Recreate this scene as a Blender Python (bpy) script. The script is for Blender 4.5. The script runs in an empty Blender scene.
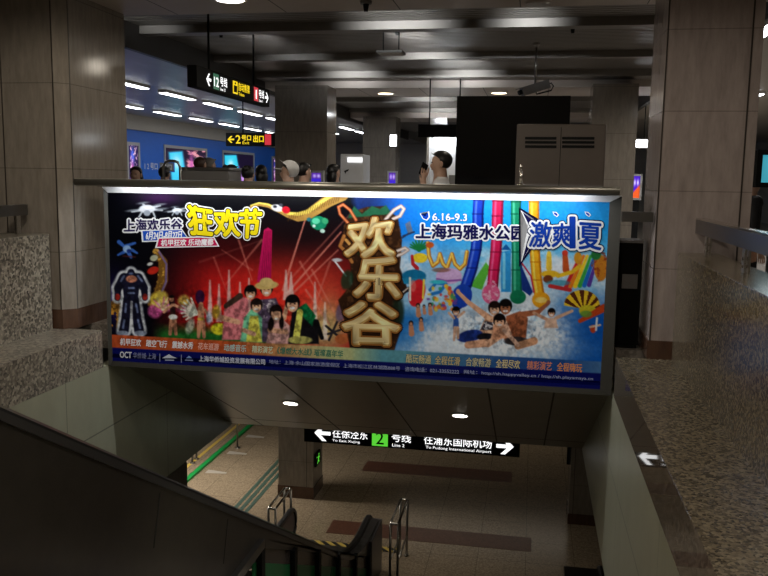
import bpy, bmesh, math, random
import numpy as np
from mathutils import Vector, Matrix
random.seed(7)
SC = bpy.context.scene
COL = SC.collection
PI = math.pi

# ------------------------------------------------------------------ camera
YAW, PITCH, ROLL, FPX = 0.178672, 0.132938, 0.015097, 816.03
EYE = np.array([0.0, 0.0, 1.5])
_f = np.array([-math.sin(YAW)*math.cos(PITCH), math.cos(YAW)*math.cos(PITCH), -math.sin(PITCH)])
_r0 = np.array([math.cos(YAW), math.sin(YAW), 0.0]); _u0 = np.cross(_r0, _f)
_r = math.cos(ROLL)*_r0 + math.sin(ROLL)*_u0
_u = -math.sin(ROLL)*_r0 + math.cos(ROLL)*_u0
cd = bpy.data.cameras.new('camera')
cam = bpy.data.objects.new('camera', cd); COL.objects.link(cam)
cam.matrix_world = Matrix(((_r[0], _u[0], -_f[0], EYE[0]), (_r[1], _u[1], -_f[1], EYE[1]), (_r[2], _u[2], -_f[2], EYE[2]), (0, 0, 0, 1)))
cd.sensor_fit = 'HORIZONTAL'; cd.sensor_width = 36.0; cd.lens = FPX/768*36.0
cd.clip_start = 0.05; cd.clip_end = 200
SC.camera = cam

# ------------------------------------------------------------------ world, exposure, area lights
SC.view_settings.view_transform = 'Standard'; SC.view_settings.look = 'None'
SC.view_settings.gamma = 1.0; SC.view_settings.use_curve_mapping = False
SC.view_settings.exposure = 0.0
w = bpy.data.worlds.new('World'); SC.world = w; w.use_nodes = True
w.node_tree.nodes['Background'].inputs[0].default_value = (0.9, 0.85, 0.75, 1)
w.node_tree.nodes['Background'].inputs[1].default_value = 0.012

def area(name, loc, sx, sy, power, color=(1, 1, 1), target=None, spread=180):
    d = bpy.data.lights.new(name, 'AREA'); d.shape = 'RECTANGLE'; d.size = sx; d.size_y = sy
    d.energy = power; d.color = color; d.spread = math.radians(spread)
    o = bpy.data.objects.new(name, d); COL.objects.link(o); o.location = loc
    if target is not None:
        o.rotation_euler = (Vector(target)-Vector(loc)).to_track_quat('-Z', 'Y').to_euler()
    return o
def spot(name, loc, power, color=(1, 1, 1), target=None, size=100, blend=0.8, rad=0.05):
    d = bpy.data.lights.new(name, 'SPOT'); d.energy = power; d.color = color
    d.spot_size = math.radians(size); d.spot_blend = blend; d.shadow_soft_size = rad
    o = bpy.data.objects.new(name, d); COL.objects.link(o); o.location = loc
    if target is not None:
        o.rotation_euler = (Vector(target)-Vector(loc)).to_track_quat('-Z', 'Y').to_euler()
    return o
WARM = (1.0, 0.89, 0.74); COOL = (0.92, 0.96, 1.0); GRN = (0.98, 1.0, 0.74)
# lamp strip under the cap rail, washing the poster
area('poster_lamp', (-1.72, 7.09, 1.385), 4.3, 0.05, 58, COOL, target=(-1.72, 7.29, 0.95))
# concourse ceiling lamps over the stair opening
for i, (x, y, p) in enumerate(((-2.9, 5.0, 130), (-0.4, 5.6, 26), (-0.2, 2.6, 125), (-3.4, 1.2, 115))):
    spot('ceiling_spot', (x, y, 3.16), p, WARM, (x, y, 0), 178, 0.25, 0.12)
# spots behind the poster: warm band downlights, plus added fill brightening the concourse
for i, (x, y, p) in enumerate(((-2.6, 9.0, 50), (-0.5, 9.2, 50), (-3.0, 16.4, 60), (-0.8, 16.3, 60), (-2.0, 12.0, 40), (3.6, 7.0, 120), (4.2, 13.0, 300), (3.8, 20.0, 300))):
    spot('concourse_spot', (x, y, 3.16), p*0.5, WARM, (x, y, 0), 176, 0.3, 0.12)
# lower platform ceiling lamps
area('platform_lamp_a', (-6.1, 15.0, -2.02), 0.5, 9.0, 280, (1.0, 0.93, 0.84), target=(-5.9, 15.01, -5))
area('platform_lamp_b', (-2.6, 12.4, -2.02), 3.0, 0.6, 14, WARM, target=(-2.6, 12.7, -5))
area('platform_lamp_c', (-0.8, 20.0, -2.02), 5.0, 0.6, 13, WARM, target=(-0.8, 20.01, -5))
# added fill light in mid-air over the stairs, brightening the panelled well walls
area('well_fill', (-1.2, 4.6, -1.0), 0.7, 0.5, 4, GRN, target=(-2.4, 6.4, -1.4))
# tubes hidden behind the ceiling beams
for nm, x, y, z, L, p in (('cove_a', -1.75, 8.6, 3.34, 0.9, 9.0), ('cove_b', -0.15, 8.6, 3.34, 0.4, 5.0), ('cove_c', -5.0, 8.6, 3.34, 0.3, 1.5),
                          ('cove_d', -1.75, 10.65, 3.33, 0.5, 8.0), ('cove_e', -3.9, 10.65, 3.33, 0.4, 2.0),
                          ('cove_f', -3.4, 13.15, 3.33, 0.7, 7.0), ('cove_g', -1.3, 13.15, 3.33, 0.7, 6.0), 
                          ('cove_i', -2.6, 17.4, 3.33, 1.0, 9.0), ('cove_j', -0.6, 17.4, 3.33, 0.8, 9.0), ('cove_k', -2.6, 20.1, 3.33, 1.0, 9.0), ('cove_l', -0.5, 20.1, 3.33, 0.8, 8.0)):
    area(nm, (x, y, z), L, 0.05, p*0.3, COOL, target=(x, y+1.6, z+0.13), spread=30)
# neighbouring halls
area('hall_lamp_a', (-7.6, 22.0, 3.1), 0.4, 14.0, 180, COOL, target=(-7.6, 22.01, 0))
area('hall_lamp_b', (-2.2, 20.5, 3.1), 0.6, 0.6, 25, COOL, target=(-2.2, 20.51, 0))
area('hall_lamp_c', (4.0, 16.0, 3.1), 0.5, 8.0, 170, COOL, target=(4.0, 16.01, 0))

# ------------------------------------------------------------------ picture helpers (read positions off a sight line)
def ray(px, py):
    return _f + _r*((px-384)/FPX) - _u*((py-288)/FPX)
def at_y(px, py, Y):
    d = ray(px, py); return EYE + d*(Y/d[1])
def at_x(px, py, X):
    d = ray(px, py); return EYE + d*(X/d[0])
def at_z(px, py, Z):
    d = ray(px, py); return EYE + d*((Z-1.5)/d[2])

# ------------------------------------------------------------------ materials
def newmat(name):
    m = bpy.data.materials.new(name); m.use_nodes = True
    nt = m.node_tree; nt.nodes.clear()
    out = nt.nodes.new('ShaderNodeOutputMaterial'); b = nt.nodes.new('ShaderNodeBsdfPrincipled')
    nt.links.new(b.outputs[0], out.inputs[0])
    return m, nt, b
def N(nt, t, **k):
    n = nt.nodes.new(t)
    for a, v in k.items():
        setattr(n, a, v)
    return n
def c4(c): return (c[0], c[1], c[2], 1)
def coords(nt, scale=(1, 1, 1)):
    g = N(nt, 'ShaderNodeNewGeometry'); mp = N(nt, 'ShaderNodeMapping'); mp.inputs['Scale'].default_value = scale
    nt.links.new(g.outputs['Position'], mp.inputs[0]); return mp.outputs[0]
def plain(name, col, rough=0.5, metal=0.0, emit=None, es=0.0, coat=0.0, var=0.08):
    m, nt, b = newmat(name)
    b.inputs['Roughness'].default_value = rough; b.inputs['Metallic'].default_value = metal
    n = N(nt, 'ShaderNodeTexNoise'); n.inputs['Scale'].default_value = 9; n.inputs['Detail'].default_value = 4
    nt.links.new(coords(nt), n.inputs['Vector'])
    r = N(nt, 'ShaderNodeValToRGB')
    r.color_ramp.elements[0].color = c4([c*(1-var) for c in col]); r.color_ramp.elements[1].color = c4([min(1, c*(1+var)) for c in col])
    nt.links.new(n.outputs[0], r.inputs[0]); nt.links.new(r.outputs[0], b.inputs['Base Color'])
    if emit:
        b.inputs['Emission Color'].default_value = c4(emit); b.inputs['Emission Strength'].default_value = es
    if max(col) < .0065: b.inputs['Specular IOR Level'].default_value = 0.15
    b.inputs['Coat Weight'].default_value = coat; b.inputs['Coat Roughness'].default_value = 0.05
    return m
def jointed(nt, colsock, joints, dark=0.25):
    """darken thin joint lines: joints = list of (axis 0/1/2, period, offset, width)"""
    g = N(nt, 'ShaderNodeNewGeometry'); s = N(nt, 'ShaderNodeSeparateXYZ'); nt.links.new(g.outputs['Position'], s.inputs[0])
    sock = colsock
    for ax, per, off, wd in joints:
        a = N(nt, 'ShaderNodeMath', operation='SUBTRACT'); a.inputs[1].default_value = off-wd/2; nt.links.new(s.outputs[ax], a.inputs[0])
        f = N(nt, 'ShaderNodeMath', operation='FLOORED_MODULO'); f.inputs[1].default_value = per; nt.links.new(a.outputs[0], f.inputs[0])
        l = N(nt, 'ShaderNodeMath', operation='LESS_THAN'); l.inputs[1].default_value = wd; nt.links.new(f.outputs[0], l.inputs[0])
        mx = N(nt, 'ShaderNodeMix', data_type='RGBA', blend_type='MULTIPLY'); nt.links.new(l.outputs[0], mx.inputs[0])
        nt.links.new(sock, mx.inputs[6]); mx.inputs[7].default_value = (dark, dark, dark, 1); sock = mx.outputs[2]
    return sock
def granite(name, lo, mid, hi, scale=60, rough=0.25, joints=()):
    m, nt, b = newmat(name)
    v = N(nt, 'ShaderNodeTexVoronoi'); v.inputs['Scale'].default_value = scale
    n = N(nt, 'ShaderNodeTexNoise'); n.inputs['Scale'].default_value = scale*0.9; n.inputs['Detail'].default_value = 5; n.inputs['Roughness'].default_value = 0.7
    cs = coords(nt); nt.links.new(cs, v.inputs['Vector']); nt.links.new(cs, n.inputs['Vector'])
    sx = N(nt, 'ShaderNodeSeparateColor'); nt.links.new(v.outputs['Color'], sx.inputs[0])
    av = N(nt, 'ShaderNodeMath', operation='MULTIPLY_ADD'); av.inputs[1].default_value = 0.55
    h = N(nt, 'ShaderNodeMath', operation='MULTIPLY'); h.inputs[1].default_value = 0.5
    nt.links.new(n.outputs[0], h.inputs[0]); nt.links.new(sx.outputs[0], av.inputs[0]); nt.links.new(h.outputs[0], av.inputs[2])
    r = N(nt, 'ShaderNodeValToRGB'); e = r.color_ramp.elements
    e[0].position = 0.18; e[0].color = c4(lo); e[1].position = 0.85; e[1].color = c4(hi)
    k = e.new(0.45); k.color = c4(mid)
    nt.links.new(av.outputs[0], r.inputs[0])
    nt.links.new(jointed(nt, r.outputs[0], joints, 0.3), b.inputs['Base Color'])
    b.inputs['Roughness'].default_value = rough
    return m
def marble(name, c0, c1, rough=0.18, joints=(), stretch=(6, 6, 1.2), dark=0.35):
    m, nt, b = newmat(name)
    n = N(nt, 'ShaderNodeTexNoise'); n.inputs['Scale'].default_value = 3; n.inputs['Detail'].default_value = 8; n.inputs['Roughness'].default_value = 0.65
    nt.links.new(coords(nt, stretch), n.inputs['Vector'])
    r = N(nt, 'ShaderNodeValToRGB'); e = r.color_ramp.elements
    e[0].position = 0.3; e[0].color = c4(c0); e[1].position = 0.7; e[1].color = c4(c1)
    nt.links.new(n.outputs[0], r.inputs[0])
    nt.links.new(jointed(nt, r.outputs[0], joints, dark), b.inputs['Base Color'])
    b.inputs['Roughness'].default_value = rough
    return m
def brushed(name, col, rough=0.3, metal=1.0):
    m, nt, b = newmat(name)
    n = N(nt, 'ShaderNodeTexNoise'); n.inputs['Scale'].default_value = 4; n.inputs['Detail'].default_value = 6
    nt.links.new(coords(nt, (2, 60, 60)), n.inputs['Vector'])
    r = N(nt, 'ShaderNodeMapRange'); r.inputs[3].default_value = rough*0.8; r.inputs[4].default_value = rough*1.25
    nt.links.new(n.outputs[0], r.inputs[0]); nt.links.new(r.outputs[0], b.inputs['Roughness'])
    b.inputs['Base Color'].default_value = c4(col); b.inputs['Metallic'].default_value = metal
    return m
def glow(name, col, s):
    m, nt, b = newmat(name)
    b.inputs['Base Color'].default_value = (0.02, 0.02, 0.02, 1); b.inputs['Emission Color'].default_value = c4(col); b.inputs['Emission Strength'].default_value = s
    b.inputs['Roughness'].default_value = 0.4
    return m

M = {}
M['granite'] = granite('speckled_granite', (0.022, 0.019, 0.015), (0.145, 0.126, 0.098), (0.42, 0.38, 0.30), 44, 0.28)
M['granite_wall'] = granite('polished_granite', (0.022, 0.018, 0.012), (0.105, 0.086, 0.058), (0.26, 0.215, 0.145), 62, 0.2)
M['granite_face'] = granite('ledge_granite', (0.03, 0.026, 0.02), (0.11, 0.09, 0.07), (0.22, 0.18, 0.14), 60, 0.03)
M['panel'] = marble('well_panel', (0.26, 0.26, 0.185), (0.32, 0.32, 0.235), 0.36, joints=((2, 1.0, -0.995, 0.014), (1, 2.04, 6.54, 0.010)), stretch=(1, 1, 0.5), dark=0.4)
M['col_r'] = marble('polished_stone', (0.30, 0.252, 0.235), (0.43, 0.365, 0.34), 0.12, joints=((2, 0.655, 2.09, 0.007),), dark=0.6)
M['col_l'] = marble('polished_stone_shaded', (0.20, 0.175, 0.145), (0.29, 0.255, 0.215), 0.12, joints=((2, 0.80, 2.35, 0.008),), dark=0.6)  # darker copy of the pillar stone, weaker light put into the colour
M['seam'] = plain('stone_seam', (0.035, 0.028, 0.022), 0.4)
M['plinth'] = marble('red_brown_plinth', (0.07, 0.036, 0.024), (0.11, 0.058, 0.036), 0.2)
M['floor'] = granite('platform_floor', (0.21, 0.16, 0.105), (0.29, 0.225, 0.15), (0.40, 0.315, 0.21), 48, 0.22, joints=((0, 0.8, 0.1, 0.006), (1, 0.8, 0.3, 0.006)))
M['floor_up'] = granite('concourse_floor', (0.16, 0.14, 0.12), (0.26, 0.23, 0.2), (0.36, 0.32, 0.28), 40, 0.2)
M['band'] = granite('red_brown_floor', (0.08, 0.034, 0.022), (0.125, 0.054, 0.034), (0.17, 0.08, 0.052), 48, 0.3)
M['steel'] = brushed('stainless', (0.56, 0.54, 0.5), 0.28)
M['steel_dark'] = brushed('stainless_dark', (0.3, 0.285, 0.26), 0.32)
M['frame'] = plain('satin_frame', (0.035, 0.033, 0.026), 0.6)
M['cap'] = brushed('cap_rail_steel', (0.33, 0.32, 0.28), 0.32, 0.8)
M['chrome'] = brushed('chrome', (0.7, 0.68, 0.64), 0.14)
M['rail_flat'] = brushed('dark_flat_rail', (0.22, 0.215, 0.21), 0.3)
M['rubber'] = plain('black_rubber', (0.012, 0.012, 0.013), 0.38)
M['black'] = plain('black_paint', (0.006, 0.006, 0.006), 0.5)
M['clad'] = plain('dark_cladding', (0.055, 0.046, 0.038), 0.3, metal=0.4, var=0.25)
M['clad_deck'] = plain('deck_cladding', (0.085, 0.08, 0.08), 0.32, metal=0.6)
M['newel'] = plain('newel_panel', (0.10, 0.095, 0.10), 0.32, metal=0.5)
M['infill'] = plain('smoked_infill', (0.075, 0.06, 0.052), 0.25)
M['green'] = plain('green_panel', (0.03, 0.20, 0.07), 0.3)
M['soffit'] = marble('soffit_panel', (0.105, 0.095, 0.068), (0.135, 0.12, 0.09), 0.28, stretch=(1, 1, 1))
M['groove'] = plain('groove', (0.01, 0.009, 0.008), 0.6)
M['ceil_plain'] = plain('plain_ceiling', (0.50, 0.43, 0.37), 0.5)
M['slat'] = plain('ceiling_slat', (0.20, 0.18, 0.155), 0.42, metal=0.2)
M['slat_back'] = plain('ceiling_void', (0.03, 0.028, 0.025), 0.6)
M['beam'] = plain('ceiling_beam', (0.05, 0.045, 0.038), 0.5)
M['white'] = plain('white_paint', (0.7, 0.7, 0.7), 0.45)
M['cream'] = plain('cream_wall', (0.42, 0.38, 0.32), 0.5)
M['bluewall'] = plain('blue_wall', (0.008, 0.13, 0.62), 0.5)
M['beige'] = plain('beige_metal', (0.105, 0.083, 0.068), 0.5)
M['dark_box'] = plain('black_cabinet', (0.006, 0.0055, 0.005), 0.95)
M['grey'] = plain('grey_metal', (0.16, 0.15, 0.14), 0.45)
M['tube'] = glow('lamp_tube', (0.92, 0.96, 1.0), 9.0)
M['lampdisc'] = glow('downlight_disc', (1.0, 0.95, 0.85), 10.0)
M['warmdisc'] = glow('warm_disc', (1.0, 0.78, 0.48), 7.0)
M['white_glow'] = glow('sign_white', (1, 1, 1), 1.3)
M['green_glow'] = glow('sign_green', (0.10, 0.62, 0.04), 1.0)
M['yellow_glow'] = glow('sign_yellow', (1.0, 0.72, 0.0), 1.0)
M['red_glow'] = glow('sign_red', (0.75, 0.03, 0.05), 0.8)
M['dkgreen_glow'] = glow('sign_dark_green', (0.02, 0.16, 0.08), 0.7)
M['sign_black'] = plain('sign_black', (0.005, 0.005, 0.005), 0.8)
M['yellow'] = plain('yellow_line', (0.60, 0.42, 0.08), 0.45)
M['green_paint'] = plain('green_edge', (0.01, 0.30, 0.06), 0.4)
M['tactile'] = plain('grey_green_tactile', (0.055, 0.10, 0.075), 0.5)
M['skin'] = plain('skin', (0.50, 0.31, 0.22), 0.5)
M['hair'] = plain('black_hair', (0.008, 0.007, 0.007), 0.4)
M['purple'] = glow('purple_screen', (0.30, 0.16, 1.0), 1.2)
M['cyan'] = glow('cyan_screen', (0.10, 0.55, 0.85), 1.2)

def metal_ceiling():
    m, nt, b = newmat('glossy_metal_ceiling')
    b.inputs['Base Color'].default_value = (0.34, 0.33, 0.315, 1); b.inputs['Metallic'].default_value = 0.4; b.inputs['Roughness'].default_value = 0.36
    n = N(nt, 'ShaderNodeTexNoise'); n.inputs['Scale'].default_value = 1.3; n.inputs['Detail'].default_value = 2
    nt.links.new(coords(nt, (1.6, 0.7, 1)), n.inputs['Vector'])
    bp = N(nt, 'ShaderNodeBump'); bp.inputs['Strength'].default_value = 0.25; bp.inputs['Distance'].default_value = 0.12
    nt.links.new(n.outputs[0], bp.inputs['Height']); nt.links.new(bp.outputs[0], b.inputs['Normal'])
    return m
M['metal_ceiling'] = metal_ceiling()
def stripes():
    m, nt, b = newmat('yellow_black_stripes')
    g = N(nt, 'ShaderNodeNewGeometry'); s = N(nt, 'ShaderNodeSeparateXYZ'); nt.links.new(g.outputs['Position'], s.inputs[0])
    a = N(nt, 'ShaderNodeMath', operation='ADD'); nt.links.new(s.outputs[0], a.inputs[0]); nt.links.new(s.outputs[1], a.inputs[1])
    f = N(nt, 'ShaderNodeMath', operation='FLOORED_MODULO'); f.inputs[1].default_value = 0.2; nt.links.new(a.outputs[0], f.inputs[0])
    l = N(nt, 'ShaderNodeMath', operation='LESS_THAN'); l.inputs[1].default_value = 0.1; nt.links.new(f.outputs[0], l.inputs[0])
    mx = N(nt, 'ShaderNodeMix', data_type='RGBA'); nt.links.new(l.outputs[0], mx.inputs[0])
    mx.inputs[6].default_value = (0.02, 0.02, 0.02, 1); mx.inputs[7].default_value = (0.62, 0.46, 0.10, 1)
    nt.links.new(mx.outputs[2], b.inputs['Base Color']); b.inputs['Roughness'].default_value = 0.4
    return m
M['stripes'] = stripes()
def print_mat(name, emit, rough=0.35, dens=1.0):
    """printed sheet: the ink colours are a colour attribute; evenly backlit"""
    m, nt, b = newmat(name)
    a = N(nt, 'ShaderNodeVertexColor'); a.layer_name = 'ink'
    mx = N(nt, 'ShaderNodeMix', data_type='RGBA', blend_type='MULTIPLY'); mx.inputs[0].default_value = 1.0; mx.inputs[7].default_value = (dens, dens, dens, 1)
    nt.links.new(a.outputs[0], mx.inputs[6]); nt.links.new(mx.outputs[2], b.inputs['Base Color']); nt.links.new(a.outputs[0], b.inputs['Emission Color'])
    b.inputs['Emission Strength'].default_value = emit; b.inputs['Roughness'].default_value = rough
    b.inputs['Specular IOR Level'].default_value = 0.06
    return m
M['poster'] = print_mat('poster_print', 0.20, dens=0.32)
M['screen'] = print_mat('backlit_print', 0.9)

# ------------------------------------------------------------------ object helpers
def link(name, me, parent=None, loc=(0, 0, 0)):
    o = bpy.data.objects.new(name, me); COL.objects.link(o); o.location = loc
    if parent is not None:
        o.parent = parent
    return o
def wloc(o):
    v = Vector((0, 0, 0))
    while o is not None:
        v = v + Vector(o.location); o = o.parent
    return v
def tag(o, label, cat, group=None, kind=None):
    o['label'] = label; o['category'] = cat
    if group: o['group'] = group
    if kind: o['kind'] = kind
    return o
def thing(name, loc, label, cat, group=None, kind=None):
    o = bpy.data.objects.new(name, None); COL.objects.link(o); o.location = loc; o.empty_display_size = 0.1
    return tag(o, label, cat, group, kind)

class MB:
    """collects solids in world coordinates and links them as ONE mesh object"""
    def __init__(s): s.v = []; s.f = []; s.mi = []; s.smooth = []
    def add(s, vs, fs, mi=0, smooth=False):
        b = len(s.v); s.v += [tuple(map(float, p)) for p in vs]
        for f in fs:
            s.f.append(tuple(b+i for i in f)); s.mi.append(mi); s.smooth.append(smooth)
        return s
    def box(s, lo, hi, mi=0):
        (a, b, c), (d, e, f) = lo, hi
        return s.add([(a, b, c), (d, b, c), (d, e, c), (a, e, c), (a, b, f), (d, b, f), (d, e, f), (a, e, f)],
                     [(0, 3, 2, 1), (4, 5, 6, 7), (0, 1, 5, 4), (1, 2, 6, 5), (2, 3, 7, 6), (3, 0, 4, 7)], mi)
    def prism(s, poly, axis, a, b, mi=0):
        """poly: 2-D outline in the two other axes (in x,y,z order); extruded along axis from a to b"""
        def P(q, t):
            return {0: (t, q[0], q[1]), 1: (q[0], t, q[1]), 2: (q[0], q[1], t)}[axis]
        n = len(poly)
        vs = [P(q, a) for q in poly] + [P(q, b) for q in poly]
        fs = [tuple(range(n))[::-1], tuple(range(n, 2*n))] + [(i, (i+1) % n, n+(i+1) % n, n+i) for i in range(n)]
        return s.add(vs, fs, mi)
    def quad(s, a, b, c, d, mi=0): return s.add([a, b, c, d], [(0, 1, 2, 3)], mi)
    def cyl(s, p, q, r, r2=None, n=16, mi=0, smooth=True):
        r2 = r if r2 is None else r2
        p, q = Vector(p), Vector(q); d = (q-p).normalized()
        x = d.orthogonal().normalized(); y = d.cross(x)
        vs = [p+(x*math.cos(2*PI*i/n)+y*math.sin(2*PI*i/n))*r for i in range(n)] + [q+(x*math.cos(2*PI*i/n)+y*math.sin(2*PI*i/n))*r2 for i in range(n)]
        b = len(s.v)
        s.add(vs, [(i, (i+1) % n, n+(i+1) % n, n+i) for i in range(n)], mi, smooth)
        for f in (tuple(range(n))[::-1], tuple(range(n, 2*n))):
            s.f.append(tuple(b+i for i in f)); s.mi.append(mi); s.smooth.append(False)
        return s
    def tube(s, path, r, n=10, closed=False, mi=0, prof=None):
        P = [Vector(p) for p in path]; m = len(P); rings = []
        for i, p in enumerate(P):
            a = P[(i-1) % m] if (closed or i > 0) else p
            c = P[(i+1) % m] if (closed or i < m-1) else p
            d = (c-a).normalized()
            up = Vector((0, 0, 1)) if abs(d.z) < 0.95 else Vector((0, 1, 0))
            x = d.cross(up).normalized(); y = x.cross(d)
            if prof: rings.append([p+x*u+y*v for u, v in prof])
            else: rings.append([p+(x*math.cos(2*PI*k/n)+y*math.sin(2*PI*k/n))*r for k in range(n)])
        n = len(rings[0]); vs = [v for R in rings for v in R]; fs = []
        for i in range(m if closed else m-1):
            j = (i+1) % m
            fs += [(i*n+k, i*n+(k+1) % n, j*n+(k+1) % n, j*n+k) for k in range(n)]
        if not closed:
            fs += [tuple(range(n))[::-1], tuple((m-1)*n+k for k in range(n))]
        return s.add(vs, fs, mi, prof is None)
    def ball(s, c, r, n=14, m=9, mi=0):
        rx, ry, rz = (r, r, r) if not hasattr(r, '__len__') else r
        vs = []; fs = []
        for i in range(m+1):
            t = PI*i/m
            for k in range(n):
                vs.append((c[0]+rx*math.sin(t)*math.cos(2*PI*k/n), c[1]+ry*math.sin(t)*math.sin(2*PI*k/n), c[2]+rz*math.cos(t)))
        for i in range(m):
            fs += [(i*n+k, (i+1)*n+k, (i+1)*n+(k+1) % n, i*n+(k+1) % n) for k in range(n)]
        return s.add(vs, fs, mi, True)
    def build(s, name, mats, parent=None, bevel=0.0, origin=None):
        if not isinstance(mats, (list, tuple)): mats = [mats]
        if parent is not None: off = wloc(parent)
        elif origin is not None: off = Vector(origin)
        else:
            a = np.array(s.v); off = Vector(((a[:, 0].min()+a[:, 0].max())/2, (a[:, 1].min()+a[:, 1].max())/2, a[:, 2].min()))
        me = bpy.data.meshes.new(name)
        me.from_pydata([tuple(Vector(v)-off) for v in s.v], [], s.f)
        for m in mats: me.materials.append(m)
        me.polygons.foreach_set('material_index', s.mi); me.polygons.foreach_set('use_smooth', s.smooth)
        me.update()
        bm = bmesh.new(); bm.from_mesh(me); bmesh.ops.recalc_face_normals(bm, faces=bm.faces); bm.to_mesh(me); bm.free()
        o = link(name, me, parent, (0, 0, 0) if parent is not None else off)
        if bevel:
            bv = o.modifiers.new('bevel', 'BEVEL'); bv.width = bevel; bv.segments = 2; bv.limit_method = 'ANGLE'
        return o
def struct(o, label, cat):
    return tag(o, label, cat, kind='structure')

# ------------------------------------------------------------------ lettering: glyph outlines as flat triangles
_cache = {}
def glyphs(text, offset=0.0, shear=0.0, font=None):
    """vertices (x right, y up; one em = 1) and triangles of a line of text"""
    key = (text, offset, shear)
    if key not in _cache:
        cu = bpy.data.curves.new('lettering', 'FONT'); cu.body = text; cu.size = 1.0; cu.offset = offset; cu.shear = shear
        cu.fill_mode = 'FRONT'; cu.resolution_u = 3
        o = bpy.data.objects.new('lettering', cu); COL.objects.link(o)
        dg = bpy.context.evaluated_depsgraph_get()
        me = bpy.data.meshes.new_from_object(o.evaluated_get(dg))
        me.calc_loop_triangles()
        v = np.array([x.co[:2] for x in me.vertices]).reshape(-1, 2)
        f = [tuple(t.vertices) for t in me.loop_triangles]
        bpy.data.objects.remove(o); bpy.data.curves.remove(cu); bpy.data.meshes.remove(me)
        _cache[key] = (v, f)
    return _cache[key]
def text_box(text, offset=0.0, shear=0.0):
    v0, _ = glyphs(text, 0.0, shear); v, f = glyphs(text, offset, shear)
    lo = v0.min(0); hi = v0.max(0)
    return (v-lo)/(hi-lo), f          # plain glyphs fill the unit square

# ================================================================== THE SETTING
XL, XR = -4.08, 0.755          # faces of the stair well
WL, WR = -4.56, 1.22           # faces of the granite parapets
YB = 7.3                       # the poster plane
ZL = -4.8                      # platform floor
def sof(y): return -0.29-0.5*(y-YB)

# lower platform
struct(MB().box((-8.6, -1, ZL-0.3), (6, 27, ZL)).build('floor', M['floor']), 'speckled beige polished floor of the lower platform', 'floor')
struct(MB().box((-12, -1, ZL-1.3), (-8.6, 27, ZL-1.2)).build('floor_trackbed', M['slat_back']), 'dark track bed beyond the platform edge', 'floor')
struct(MB().box((-12, 27, ZL-1.3), (8, 27.3, -1.9)).build('wall_lower_far', M['cream']), 'pale end wall of the lower platform', 'wall')
struct(MB().box((6, -1, ZL), (6.2, 27, -1.9)).build('wall_lower_right', M['cream']), 'pale side wall of the lower platform', 'wall')
struct(MB().box((-3.45, 16.72, ZL), (-0.235, 17.36, ZL+0.004)).build('trim_1', M['band']), 'red-brown floor band behind the hanging platform sign', 'floor band')
struct(MB().box((-3.43, 13.52, ZL), (0.19, 14.08, ZL+0.004)).build('trim_2', M['band']), 'red-brown floor band at the foot of the escalator', 'floor band')
t3 = MB()
for k in range(3):
    t3.box((-5.44+k*0.13, 8, ZL), (-5.36+k*0.13, 26.5, ZL+0.006))
struct(t3.build('trim_3', M['tactile']), 'three grey-green guide stripes along the platform floor', 'guide stripes')
struct(MB().box((-6.93, 8, ZL), (-6.83, 26.5, ZL+0.05)).build('trim_4', M['green_paint']), 'bright green line along the platform edge', 'edge line')
struct(MB().box((-7.27, 8, ZL), (-7.19, 26.5, ZL+0.004)).build('trim_5', M['yellow']), 'yellow line beyond the green platform edge', 'edge line')
# pale marks on the platform in front of the doors
t6 = MB()
for k in range(4):
    y = 14.6+k*1.25
    t6.prism([(-6.7, y), (-6.25, y+0.05), (-6.25, y+0.13), (-6.7, y+0.2)], 2, ZL, ZL+0.004)
struct(t6.build('trim_6', M['cream']), 'pale waiting marks on the platform beside the green line', 'floor mark')

# lower ceiling and the sloping soffit
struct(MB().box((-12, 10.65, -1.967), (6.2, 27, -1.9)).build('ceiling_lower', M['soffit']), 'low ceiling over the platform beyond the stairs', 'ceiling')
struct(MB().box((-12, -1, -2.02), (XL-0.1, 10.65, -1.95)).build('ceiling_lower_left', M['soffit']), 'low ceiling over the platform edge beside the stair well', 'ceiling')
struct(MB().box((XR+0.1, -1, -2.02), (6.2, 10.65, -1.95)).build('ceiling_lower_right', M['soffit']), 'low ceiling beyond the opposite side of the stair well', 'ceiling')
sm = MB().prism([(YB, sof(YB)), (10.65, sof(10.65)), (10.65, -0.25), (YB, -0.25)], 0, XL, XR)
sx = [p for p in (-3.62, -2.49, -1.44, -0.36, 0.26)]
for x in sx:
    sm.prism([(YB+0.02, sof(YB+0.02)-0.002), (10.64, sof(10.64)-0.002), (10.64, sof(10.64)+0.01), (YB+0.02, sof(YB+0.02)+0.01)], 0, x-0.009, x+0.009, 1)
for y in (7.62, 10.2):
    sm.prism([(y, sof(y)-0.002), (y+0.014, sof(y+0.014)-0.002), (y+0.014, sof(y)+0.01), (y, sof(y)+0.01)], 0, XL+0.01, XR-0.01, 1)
struct(sm.build('ceiling_sloping', [M['soffit'], M['groove']]), 'sloping panelled soffit under the lit poster', 'soffit')

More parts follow.
